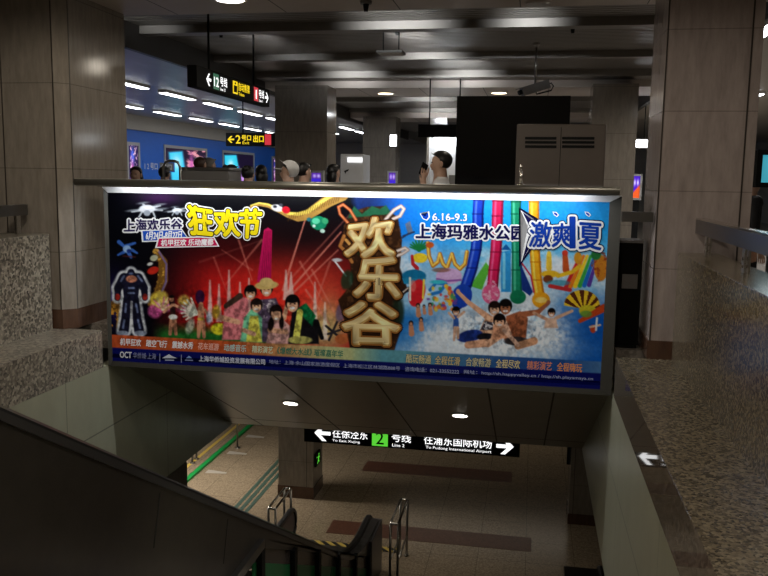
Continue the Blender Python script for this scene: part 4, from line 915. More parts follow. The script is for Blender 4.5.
# ================================================================== SIGNS
def wtext(mb, text, TL, TR, BR, BL, mi, off=0.0):
    uv, f = text_box(text)
    a, b, c, d = [np.array(t, float) for t in (TL, TR, BR, BL)]
    asp = np.linalg.norm(a-d)/max(1e-9, np.linalg.norm(b-a))
    n_out = np.cross(b-a, a-d); n_out = n_out/np.linalg.norm(n_out)
    for i, (du, dv) in enumerate(((0, 0), (1, 0), (-1, 0), (0, 1), (0, -1)) if off else ((0, 0),)):
        u = uv[:, :1]+du*off*1.2*asp; v = uv[:, 1:]+dv*off*.9
        mb.add((d*(1-u)+c*u)*(1-v)+(a*(1-u)+b*u)*v-n_out*0.0003*i, f, mi)
def face(O, U, Vv):
    """map sign units (u along, v up, metres) to the world"""
    O, U, Vv = np.array(O, float), np.array(U, float), np.array(Vv, float)
    return lambda u, v: O+U*u+Vv*v
def ftext(mb, F, text, u0, u1, v0, v1, mi, off=0.0):
    wtext(mb, text, F(u0, v1), F(u1, v1), F(u1, v0), F(u0, v0), mi, off)
def fpoly(mb, F, pts, mi):
    mb.add([F(*q) for q in pts], [tuple(range(len(pts)))], mi)
def arrow(root, F, u, v, s, mi, flip=1):
    """arrow drawn from a bar and two barbs; flip = 1 points to smaller u"""
    f = flip; mb = MB()
    fpoly(mb, F, [(u-f*.46*s, v), (u-f*.30*s, v-.11*s), (u+f*.5*s, v-.11*s), (u+f*.5*s, v+.11*s), (u-f*.30*s, v+.11*s)], mi)
    for g in (1, -1):
        fpoly(mb, F, [(u-f*.5*s, v), (u-f*.02*s, v+g*.48*s), (u+f*.26*s, v+g*.48*s), (u-f*.22*s, v)], mi)
    mb.build('arrow', SIGN, root)
SIGN = [M['sign_black'], M['white_glow'], M['green_glow'], M['yellow_glow'], M['red_glow'], M['dkgreen_glow']]

# platform sign under the soffit
s = thing('platform_sign', (-1.7, 12.0, -2.62), 'long black platform sign with white arrows and a green square, hanging low', 'sign')
MB().box((-3.41, 12.0, -2.62), (-0.06, 12.1, -2.16)).build('sign_box', M['sign_black'], s, bevel=0.006)
t = MB(); F = face((-3.41, 11.994, -2.62), (1, 0, 0), (0, 0, 1))
arrow(s, F, 0.30, 0.16, 0.26, 1, 1)
ftext(t, F, '往徐泾东', 0.46, 1.02, 0.105, 0.255, 1, .008); ftext(t, F, 'To East Xujing', 0.46, 0.90, 0.03, 0.078, 1, 0)
g = MB(); fpoly(g, F, [(1.09, .02), (1.34, .02), (1.34, .33), (1.09, .33)], 2); g.build('green_square', SIGN, s); F2 = face((-3.41, 11.991, -2.62), (1, 0, 0), (0, 0, 1))
ftext(t, F2, '2', 1.155, 1.275, 0.05, 0.24, 0, .01)
ftext(t, F, '号线', 1.40, 1.70, 0.105, 0.255, 1, .008); ftext(t, F, 'Line 2', 1.41, 1.60, 0.03, 0.078, 1, 0)
ftext(t, F, '往浦东国际机场', 1.90, 2.93, 0.105, 0.255, 1, .008); ftext(t, F, 'To Pudong International Airport', 1.93, 2.93, 0.025, 0.08, 1, 0)
arrow(s, F, 3.13, 0.16, 0.26, 1, -1)
t.build('lettering', SIGN, s)
for x in (-2.9, -0.6): MB().cyl((x, 12.05, -2.16), (x, 12.05, -1.967), 0.012).build('hanger', M['steel_dark'], s)

# line sign hanging over the concourse, seen at a slant
s = thing('line_sign', (-3.86, 10.3, 2.51), 'slanted black hanging sign for the numbered lines beside the glossy ceiling', 'sign')
MB().box((-3.95, 9.0, 2.51), (-3.83, 11.62, 2.755)).build('sign_box', M['sign_black'], s, bevel=0.006)
t = MB(); F = face((-3.826, 9.0, 2.51), (0, 1, 0), (0, 0, 1)); F2 = face((-3.823, 9.0, 2.51), (0, 1, 0), (0, 0, 1))
arrow(s, F, 0.34, 0.12, 0.15, 1, 1)
g = MB(); fpoly(g, F, [(.48, .03), (.66, .03), (.66, .215), (.48, .215)], 5); g.build('green_square', SIGN, s); ftext(t, F2, '12', .50, .645, .065, .175, 1, .02)
ftext(t, F, '号线', .70, .93, .09, .20, 1, .02); ftext(t, F, 'Line 12', .70, .87, .035, .07, 1, .012)
g = MB(); fpoly(g, F, [(1.13, .045), (1.30, .045), (1.30, .205), (1.13, .205)], 3); fpoly(g, F2, [(1.155, .065), (1.275, .065), (1.275, .15), (1.155, .15)], 0); fpoly(g, F2, [(1.19, .165), (1.24, .165), (1.24, .19), (1.19, .19)], 0); g.build('ticket_pictogram', SIGN, s)
ftext(t, F, '自动售票', 1.34, 1.76, .10, .205, 3, .02); ftext(t, F, 'Tickets', 1.34, 1.55, .04, .08, 3, .012)
g = MB(); fpoly(g, F, [(1.93, .03), (2.11, .03), (2.11, .215), (1.93, .215)], 4); g.build('red_square', SIGN, s); ftext(t, F2, '1', 2.0, 2.04, .06, .18, 1, .01)
ftext(t, F, '号线', 2.14, 2.36, .09, .20, 1, .02); ftext(t, F, 'Line 1', 2.15, 2.30, .035, .07, 1, .012); arrow(s, F, 2.48, .12, 0.15, 1, -1)
t.build('lettering', SIGN, s)
for y in (9.5, 11.1): MB().cyl((-3.89, y, 2.755), (-3.89, y, 3.46), 0.014).build('hanger', M['black'], s)

# exit sign across the far hall
a = at_y(226, 146, 18.0); b = at_y(276, 133, 18.0)
s = thing('exit_sign', ((a[0]+b[0])/2, 18.05, a[2]), 'small yellow-lettered exit sign hanging before the blue wall', 'sign')
MB().box((a[0], 18.0, a[2]), (b[0], 18.08, b[2])).build('sign_box', M['sign_black'], s)
t = MB(); L = b[0]-a[0]; H = b[2]-a[2]; F = face((a[0], 17.995, a[2]), (1, 0, 0), (0, 0, 1)); F2 = face((a[0], 17.991, a[2]), (1, 0, 0), (0, 0, 1))
arrow(s, F, .12, H*.5, .16, 3, 1); ftext(t, F, '2', .24, .35, H*.2, H*.82, 3, .02); ftext(t, F, '号口', .38, .60, H*.42, H*.82, 3, .03); ftext(t, F, '出口', .66, .90, H*.3, H*.82, 3, .03); ftext(t, F, 'Exit', .40, .56, H*.15, H*.36, 3, .01)
g = MB(); fpoly(g, F, [(.93, H*.1), (1.08, H*.1), (1.08, H*.9), (.93, H*.9)], 4); g.build('red_square', SIGN, s)
t.build('lettering', SIGN, s)
MB().cyl(((a[0]+b[0])/2-.2, 18.04, b[2]), ((a[0]+b[0])/2-.2, 18.04, 3.22), .015).build('hanger', M['black'], s)

# green running-man exit sign on the platform pillar
q = at_x(317, 458, -4.05)
s = thing('emergency_exit_sign', (-4.05, q[1], q[2]-.12), 'small green emergency exit sign fixed to the square platform pillar', 'sign')
MB().box((-4.06, q[1]-.17, q[2]-.13), (-4.02, q[1]+.17, q[2]+.13)).build('sign_box', M['sign_black'], s)
t = MB(); F = face((-4.017, q[1], q[2]), (0, 1, 0), (0, 0, 1))
for pts in ([(-.02, .05), (.05, .05), (.03, -.03), (-.04, -.02)], [(.0, -.02), (.06, -.06), (.05, -.10), (-.02, -.05)], [(-.02, -.02), (-.10, -.08), (-.08, -.10), (.0, -.05)], [(.03, .05), (.09, .01), (.08, -.01), (.02, .03)], [(-.0, .06), (.05, .06), (.05, .10), (.0, .10)], [(-.14, .04), (-.08, .04), (-.08, .06), (-.14, .06)]):
    fpoly(t, F, pts, 2)
t.build('sign_figure', SIGN, s)

# ================================================================== LAMPS AND CEILING FITTINGS
def downlight(px, py, z, r, mat, label, nrm=None, group=None):
    d = ray(px, py)
    if nrm is None:
        q = EYE+d*((z-1.5)/d[2]); n = Vector((0, 0, -1))
    else:
        k = (-0.29+0.5*YB-1.5)/(d[2]+0.5*d[1]); q = EYE+d*k; n = Vector((0, -.447, -.894))
    q = Vector(q)
    t_ = thing('downlight', q, label, 'lamp', group)
    MB().cyl(q+n*0.001, q+n*0.014, r*1.22, r*1.16, n=24).build('ring', M['steel'], t_)
    MB().cyl(q+n*0.012, q+n*0.017, r, r*.95, n=24).build('lamp_face', mat, t_)
    return q
q = downlight(290.5, 402.5, 0, .085, M['lampdisc'], 'round white downlight in the sloping soffit near the platform pillar', 1, 'soffit downlights')
q2 = downlight(460, 414.8, 0, .085, M['lampdisc'], 'round white downlight in the sloping soffit over the long platform sign', 1, 'soffit downlights')
for i, (a, P_) in enumerate(((q, 2.2), (q2, 2.2))): spot('soffit_spot', a+Vector((0, -.02, -.04)), P_, WARM, a+Vector((0, -.1, -2)), 130, 1)
downlight(230, -1.5, 3.2, .14, M['lampdisc'], 'round bright downlight in the plain ceiling panels')
downlight(385.5, 93, 3.2, .15, M['warmdisc'], 'warm downlight in the narrow ceiling band')
downlight(499, 92.5, 3.2, .15, M['warmdisc'], 'warm downlight seen beside the security camera')
downlight(538, 3, 3.2, .10, M['steel'], 'unlit round fitting in the plain ceiling near the broad pillar')

def fitting(name, px, py, z, label, cat, build):
    q = at_z(px, py, z); r_ = thing(name, (q[0], q[1], z), label, cat); build(Vector((q[0], q[1], z)), r_)
def smoke(q, r_):
    MB().cyl(q, q+Vector((0, 0, -.03)), .06, .055).build('mount', M['grey'], r_); MB().cyl(q+Vector((0, 0, -.03)), q+Vector((0, 0, -.10)), .03, .02).build('sensor', M['black'], r_)
fitting('sprinkler', 397, 27, 3.45, 'dark sprinkler head hanging from the slatted ceiling', 'sprinkler', smoke)
fitting('sprinkler', 366, 1, 3.2, 'small dark sprinkler on the edge of the plain ceiling', 'sprinkler', smoke)
fitting('sprinkler', 221, 30, 3.45, 'dark sprinkler head above the slanted line sign', 'sprinkler', smoke)
fitting('sprinkler', 573, 25, 3.45, 'dark sprinkler head in the slatted ceiling by the broad pillar', 'sprinkler', smoke)
def emer(q, r_):
    MB().box((q.x-.17, q.y-.14, q.z-.05), (q.x+.17, q.y+.14, q.z-.02)).build('housing', M['grey'], r_, bevel=.008); MB().box((q.x-.15, q.y-.12, q.z-.056), (q.x+.15, q.y+.12, q.z-.05)).build('cover', M['cream'], r_)
    for dx in (-.1, .1): MB().cyl((q.x+dx, q.y, q.z-.02), (q.x+dx, q.y, q.z+.32), .008).build('hanger', M['black'], r_)
fitting('ceiling_speaker', 391, 50, 3.14, 'pale rectangular box fitting under the dark beam', 'ceiling box', emer)

# tube lamps of the far halls
def tube_lamp(x, y0, y1, z, label, group):
    t_ = thing('tube_lamp', (x, (y0+y1)/2, z), label, 'lamp', group)
    MB().box((x-.09, y0, z-.03), (x+.09, y1, z+.02)).build('housing', M['white'], t_)
    MB().box((x-.075, y0+.03, z-.045), (x+.075, y1-.03, z-.03)).build('diffuser', M['tube'], t_)
G1 = 'tube lamps of the glossy ceiling'
ordn = ['first', 'second', 'third', 'fourth', 'fifth', 'sixth', 'seventh', 'eighth', 'ninth', 'tenth']
for k in range(8):
    y = 13.6+k*2.25
    tube_lamp(-7.5, y, y+1.55, 3.2, 'white tube lamp on the glossy ceiling, %s of the row nearest the slanted sign' % ordn[k], G1)
for k in range(8):
    y = 18.2+k*2.3
    tube_lamp(-9.9, y, y+1.5, 3.2, 'white tube lamp on the glossy ceiling, %s of the row over the blue wall' % ordn[k], G1)
for k in range(3):
    tube_lamp(-6.3, 26.5+k*2.4, 28.2+k*2.4, 3.2, 'white tube lamp seen between the pillars above the kiosk, %s from this side' % ordn[k], G1)
for i, (px, py) in enumerate(((748, 97), (744, 125))):
    q = at_z(px, py, 3.2); tube_lamp(q[0], q[1]-.9, q[1]+.9, 3.2, ['white tube lamp past the broad pillar, the nearer of two', 'white tube lamp past the broad pillar, the farther of two'][i], 'tube lamps of the pale ceiling')
q = at_z(766, 28, 3.2); tube_lamp(q[0], q[1]-.5, q[1]+.9, 3.2, 'white tube lamp cut by the picture edge beside the broad pillar', 'tube lamps of the pale ceiling')
a = at_y(629, 147, 19.0); b = at_y(649, 140, 19.0)
t_ = thing('light_panel', ((a[0]+b[0])/2, 19, a[2]), 'bright white light panel in the gap beside the broad pillar', 'lamp')
MB().box((a[0]-.03, 19.01, a[2]-.03), (b[0]+.03, 19.1, b[2]+.03)).build('housing', M['grey'], t_); MB().box((a[0], 19.0, a[2]), (b[0], 19.01, b[2])).build('diffuser', M['tube'], t_)
for u in (a[0]+.1, b[0]-.1): MB().cyl((u, 19.05, b[2]+.03), (u, 19.05, 3.46), .012).build('hanger', M['black'], t_)
a = at_y(390, 146, 22.4); b = at_y(396.5, 135, 22.4)
t_ = thing('wall_lamp', ((a[0]+b[0])/2, 22.4, a[2]), 'small upright white lamp on the side of the furthest pillar', 'lamp')
MB().box((a[0]-.02, 22.41, a[2]-.02), (b[0]+.02, 22.49, b[2]+.02)).build('housing', M['grey'], t_); MB().box((a[0], 22.4, a[2]), (b[0], 22.41, b[2])).build('diffuser', M['tube'], t_)

# security camera over the black cabinet
q = Vector(at_y(535, 88, 12.2))
s = thing('security_camera', q, 'box security camera on a ceiling pole above the black cabinet', 'camera')
ax = Vector((-.86, -.35, -.30)).normalized(); p0 = q-ax*.21; p1 = q+ax*.21
sd = ax.cross(Vector((0, 0, 1))).normalized(); upv = sd.cross(ax)
def obox(c0, c1, hw, hh):
    vs = [c+sd*i*hw*1.25+upv*j*hh*1.25 for c in (c0, c1) for i, j in ((-1, -1), (1, -1), (1, 1), (-1, 1))]
    return MB().add(vs, [(0, 3, 2, 1), (4, 5, 6, 7), (0, 1, 5, 4), (1, 2, 6, 5), (2, 3, 7, 6), (3, 0, 4, 7)])
obox(p0, p1, .055, .05).build('body', M['grey'], s, bevel=.008); obox(p0+upv*.056, p1+ax*.05+upv*.056, .065, .006).build('sun_shield', M['grey'], s)
MB().cyl(p1, p1+ax*.05, .036).build('lens', M['black'], s)
MB().cyl(q+Vector((0, 0, .05)), Vector((q.x, q.y, 3.40)), .016).build('pole', M['steel_dark'], s)
MB().cyl(Vector((q.x, q.y, 3.42)), Vector((q.x, q.y, 3.46)), .05).build('ceiling_mount', M['steel_dark'], s)
MB().tube([p0-ax*.0+upv*.0, p0-ax*.05+upv*.0, p0-ax*.07-upv*.05, p0-ax*.02-upv*.10, q-upv*.09, q-upv*.05], .010, n=8).build('cable', M['black'], s)

# ================================================================== CABINETS, KIOSKS AND SCREENS BEHIND THE RAIL
a = at_y(457, 96, 9.3); b = at_y(567, 185, 9.3)
s = thing('black_cabinet', ((a[0]+b[0])/2, 9.5, 0), 'tall plain black cabinet standing behind the beige vented one', 'cabinet')
MB().box((a[0], 9.3, .08), (b[0], 9.75, a[2])).build('body', M['dark_box'], s, bevel=.006); MB().box((a[0]+.03, 9.33, 0), (b[0]-.03, 9.72, .08)).build('base', M['black'], s)
a = at_y(517, 124, 8.4); b = at_y(603.5, 190, 8.4)
s = thing('vented_cabinet', ((a[0]+b[0])/2, 8.6, 0), 'beige-brown metal cabinet with two groups of vent slots', 'cabinet')
MB().box((a[0], 8.4, .06), (b[0], 8.95, a[2])).build('body', M['beige'], s, bevel=.012); MB().box((a[0]+.03, 8.43, 0), (b[0]-.03, 8.9, .06)).build('base', M['black'], s)
for px0, px1 in ((525, 556.5), (562, 594.5)):
    v_ = MB()
    for py in (138.2, 142.3, 146.6):
        c0 = at_y(px0, py+1.3, 8.396); c1 = at_y(px1, py-1.2, 8.396)
        v_.box((c0[0], 8.392, c0[2]), (c1[0], 8.401, c1[2])); v_.box((c0[0], 8.386, c1[2]), (c1[0], 8.401, c1[2]+.006), 1)
    v_.build('vent_slots', [M['black'], M['beige']], s)
MB().box(((a[0]+b[0])/2-.003, 8.397, .1), ((a[0]+b[0])/2+.003, 8.401, a[2]-.03)).build('door_gap', M['black'], s)
MB().box(((a[0]+b[0])/2-.05, 8.385, 1.0), ((a[0]+b[0])/2-.03, 8.4, 1.14)).build('handle', M['steel'], s)
# grey machine and hoop rail in the crowd
a = at_y(181, 167, 10.6); b = at_y(228.5, 180, 10.6)
s = thing('ticket_machine', ((a[0]+b[0])/2, 10.8, 0), 'low grey machine casing in the crowd before the blue wall', 'machine')
MB().box((a[0], 10.6, .05), (b[0], 11.1, a[2]-.04)).build('body', M['grey'], s, bevel=.012); MB().box((a[0]-.02, 10.58, a[2]-.04), (b[0]+.02, 11.12, a[2])).build('top', M['steel_dark'], s, bevel=.006); MB().box((a[0]+.02, 10.62, 0), (b[0]-.02, 11.08, .05)).build('base', M['black'], s)
a = at_y(163.5, 165, 10.5); b = at_y(180, 161, 10.5)
zt = b[2]; xa, xb = a[0], b[0]
tag(MB().tube([(xa, 10.5, 0), (xa, 10.5, zt-.08), (xa+.03, 10.5, zt-.02), (xa+.08, 10.5, zt), (xb-.08, 10.5, zt), (xb-.03, 10.5, zt-.02), (xb, 10.5, zt-.08), (xb, 10.5, 0)], .02).build('hoop_rail', M['steel']), 'bent metal hoop rail beside the low grey machine', 'rail')
# white kiosk with lit panel
a = at_y(340.5, 154, 18.5); b = at_y(363, 181, 18.5)
s = thing('white_kiosk', ((a[0]+b[0])/2, 18.8, 0), 'white kiosk with a lit top panel between the two brown pillars', 'kiosk')
MB().box((a[0], 18.5, 0), (b[0], 19.3, a[2])).build('body', M['white'], s, bevel=.02)
c0 = at_y(347.5, 162.2, 18.49); c1 = at_y(362.5, 157.5, 18.49); MB().box((c0[0], 18.48, c0[2]), (c1[0], 18.5, c1[2])).build('lit_panel', M['white_glow'], s)
c0 = at_y(344, 171, 18.49); F = face((c0[0], 18.485, c0[2]), (1, 0, 0), (0, 0, 1)); t = MB(); fpoly(t, F, [(0, 0), (.12, .05), (.10, .0), (.05, -.02), (.04, -.07)], 0); t.build('emblem', M['groove'], s)
# lit booth behind the man on the phone
a = at_y(427, 137, 17.6); b = at_y(462, 190, 17.6)
s = thing('lit_booth', ((a[0]+b[0])/2, 18, 0), 'white lit booth behind the man on the phone', 'booth')
MB().box((a[0], 17.9, 0), (b[0], 18.0, a[2])).build('back_panel', M['white'], s); MB().box((a[0], 17.6, 0), (a[0]+.05, 17.9, a[2])).build('side_panel', M['white'], s); MB().box((a[0], 17.6, a[2]), (b[0], 18.0, a[2]+.05)).build('roof_panel', M['white'], s)
c0 = at_y(434, 146, 17.55); MB().box((c0[0], 17.56, c0[2]), (b[0], 17.62, a[2])).build('light_bar', M['tube'], s)
c0 = at_y(449, 175, 17.85); MB().box((c0[0], 17.85, c0[2]-.3), (c0[0]+.4, 17.9, c0[2])).build('panel', M['grey'], s)
a = at_y(418, 137, 15.2); b = at_y(470, 124.5, 15.2)
s = thing('black_header_board', ((a[0]+b[0])/2, 15.2, a[2]), 'black header board hanging over the lit booth', 'board')
MB().box((a[0], 15.2, a[2]), (b[0], 15.3, b[2])).build('board', M['dark_box'], s)
for x in (a[0]+.2, b[0]-.2): MB().cyl((x, 15.25, b[2]), (x, 15.25, 3.46), .012).build('hanger', M['black'], s)

M['case_frame'] = plain('pale_case_frame', (.42, .42, .42), .4)
def lit_case(name, p0, p1, axis, d0, label, cat, paint, frame=.09, depth=.14, n=(46, 60), mat='screen', foot=True):
    """framed display; axis 0: on a wall x = d0 facing +x, axis 1: upright at y = d0 facing the stairs"""
    if axis == 0:
        a = at_x(*p0, d0); b = at_x(*p1, d0); O = np.array((d0, a[1], b[2])); U = np.array((0, 1, 0)); L = b[1]-a[1]; out = np.array((1, 0, 0))
    else:
        a = at_y(*p0, d0); b = at_y(*p1, d0); O = np.array((a[0], d0, b[2])); U = np.array((1, 0, 0)); L = b[0]-a[0]; out = np.array((0, -1, 0))
    H = a[2]-b[2]
    r_ = thing(name, O+U*L/2, label, cat, None)
    def bx(u0, u1, v0, v1, t0, t1):
        q0 = O+U*u0+np.array((0, 0, v0))+out*t0; q1 = O+U*u1+np.array((0, 0, v1))+out*t1
        return np.minimum(q0, q1), np.maximum(q0, q1)
    f_ = MB()
    for args in ((0, L, 0, frame), (0, L, H-frame, H), (0, frame, frame, H-frame), (L-frame, L, frame, H-frame)): f_.box(*bx(*args, -depth+.0, .03))
    f_.build('frame', M['case_frame'], r_)
    MB().box(*bx(frame*.5, L-frame*.5, frame*.5, H-frame*.5, -depth, -.01)).build('case', M['grey'], r_)
    u = np.linspace(0, 1, n[0]); v = np.linspace(0, 1, n[1]); UU, VV = np.meshgrid(u, v)
    pr = Print(UU*100, VV*100); paint(pr)
    P_ = O+U*(frame+UU[..., None]*(L-2*frame))+np.array((0, 0, 1))*(H-frame-VV[..., None]*(H-2*frame))+out*.004
    s_ = Sheet(); s_.grid(P_, lin(pr.C)); s_.build('display', M[mat], r_)
    return r_
def ad_a(p):
    X, Y = p.X, p.Y
    p.C[:] = (34, 22, 44); n_ = fbm(X/12, Y/9, 5)
    p.put(p.poly([(8, 12), (40, 6), (46, 60), (38, 100), (14, 100)], 6), (60, 190, 226)); p.put(p.gauss(26, 40, 10, 18), (220, 246, 250), .8)
    p.put(np.clip((n_-.5)*6, 0, 1)*np.clip((X-46)/8, 0, 1), (226, 150, 160)); p.put(p.gauss(62, 48, 5, 40), (190, 90, 170), .9); p.put(p.gauss(82, 70, 4, 36), (206, 160, 190), .8); p.put(np.clip((Y-78)/12, 0, 1)*np.clip((X-48)/6, 0, 1), (50, 40, 90))
def ad_b(p):
    X, Y = p.X, p.Y
    p.C[:] = (40, 26, 70); n_ = fbm(X/14, Y/9, 9)
    p.put(p.gauss(45, 30, 20, 22), (70, 110, 236)); p.put(p.gauss(40, 70, 16, 30), (216, 110, 190), .9); p.put(np.clip((n_-.55)*6, 0, 1), (230, 190, 210)); p.put(p.gauss(70, 88, 16, 10), (200, 60, 60), .8)
def ad_c(p):
    X, Y = p.X, p.Y
    p.C[:] = (24, 16, 40)
    p.put(p.poly([(4, 8), (42, 4), (50, 50), (34, 100), (6, 100)], 6), (50, 200, 230)); p.put(p.gauss(24, 36, 9, 14), (230, 250, 250), .8)
    for k in range(6): p.put(p.seg(62, 96, 50+k*9, 40+10*(k % 2), 2.2, 1, 3), (150, 90, 226), .8)
    p.put(p.gauss(66, 80, 10, 14), (230, 180, 240), .9)
lit_case('advertisement_case', (126, 141.5), (140, 183), 0, -11.5, 'lit advertisement case on the blue wall, half hidden by the double-faced pillar', 'advertisement', ad_b)
lit_case('advertisement_case', (163.5, 144.5), (207, 186), 0, -11.5, 'wide lit advertisement case on the blue wall above the low grey machine', 'advertisement', ad_a)
lit_case('advertisement_case', (222, 150), (254, 186), 0, -11.5, 'lit advertisement case on the blue wall under the small exit sign', 'advertisement', ad_c)
lit_case('advertisement_case', (271.5, 156), (281, 186), 0, -11.5, 'narrow pale advertisement case on the blue wall next to the brown pillar', 'advertisement', ad_b)
# white wayfinding strip on the blue wall
t = MB(); q = at_x(143, 164, -11.49); F = face((-11.49, q[1], q[2]-.22), (0, 1, 0), (0, 0, 1)); F2 = face((-11.485, q[1], q[2]-.22), (0, 1, 0), (0, 0, 1))
t.box((-11.5, q[1], q[2]-.22), (-11.49, q[1]+2.2, q[2]+.10), 0); ftext(t, F2, '1 2 号口', .1, .95, .06, .26, 1, .02); fpoly(t, F2, [(1.1, .03), (2.1, .03), (2.1, .29), (1.1, .29)], 2); ftext(t, face((-11.48, q[1], q[2]-.22), (0, 1, 0), (0, 0, 1)), '出口', 1.25, 1.95, .07, .25, 1, .02)
tag(t.build('wall_sign', [M['bluewall'], M['white'], M['grey']]), 'small white-lettered strip on the blue wall between advertisement cases', 'sign')
def ad_p(p):
    p.C[:] = (80, 40, 150); p.put(p.gauss(30, 35, 16, 20), (190, 170, 255)); p.put(p.gauss(72, 35, 16, 20), (200, 180, 255)); p.put(np.clip((p.Y-60)/10, 0, 1), (60, 40, 200))
def ad_q(p):
    p.C[:] = (70, 30, 190); p.put(p.gauss(30, 30, 14, 14), (220, 210, 255)); p.put(p.gauss(72, 30, 14, 14), (220, 210, 255)); p.put(np.clip((p.Y-55-(50-p.X)*.4)/10, 0, 1), (226, 90, 40))
for i, (p0, p1, Y, lab, fn) in enumerate((((309.5, 170.5), (323.5, 184), 14.6, 'small purple-lit panel at the foot of the brown pillar beside the kiosk', ad_p), ((387.5, 171), (397, 186), 21.5, 'small purple-lit panel beside the furthest pillar', ad_p), ((631, 174), (641, 200), 17.5, 'purple and orange lit panel in the gap beside the broad pillar', ad_q))):
    r_ = lit_case('lit_panel_stand', p0, p1, 1, Y, lab, 'display', fn, .04, .10, (20, 30))
    z0 = at_y(*p1, Y)[2]; xa = at_y(*p0, Y)[0]; xb = at_y(*p1, Y)[0]
    MB().box((xa+.03, Y+.02, 0), (xb-.03, Y+.08, z0)).build('stand', M['black'], r_)
def tv(p):
    p.C[:] = (60, 150, 170); p.put(p.gauss(60, 40, 30, 40), (120, 210, 226))
a = at_y(757, 152, 9.0)
r_ = lit_case('information_screen', (757.5, 150), (800, 188), 1, 9.0, 'dark-framed screen glowing blue past the broad pillar', 'screen', tv, .05, .2, (20, 30))
for c in r_.children:
    if c.name.startswith('frame'): c.data.materials[0] = M['dark_box']
z0 = at_y(757, 188, 9.0)[2]; MB().box((at_y(775, 188, 9)[0], 9.03, 0), (at_y(790, 188, 9)[0], 9.12, z0)).build('stand', M['black'], r_)
# dark low block and red pipe box behind the rail end, in the gap beside the broad pillar
a = at_y(604, 242, 7.62); b = at_y(640, 360, 7.62)
s = thing('steel_bin', ((a[0]+b[0])/2+.03, 7.78, 0), 'dark steel bin tucked between the poster case and the broad pillar', 'bin')
MB().box((XR+.02, 7.6, .03), (.985, 7.95, a[2])).build('body', M['dark_box'], s, bevel=.008); MB().box((XR+.015, 7.595, a[2]), (.988, 7.955, a[2]+.02)).build('lid', M['grey'], s); MB().box((XR+.06, 7.592, .55), (.95, 7.6, .68)).build('label_plate', M['grey'], s)
MB().box((XR+.03, 7.61, 0), (.975, 7.94, .03)).build('base', M['black'], s)
tag(MB().box((.745, 7.20, 1.17), (1.0, 7.26, 1.255)).build('rail_bracket', M['rail_flat']), 'short dark steel bracket joining the poster frame to the broad pillar', 'bracket')

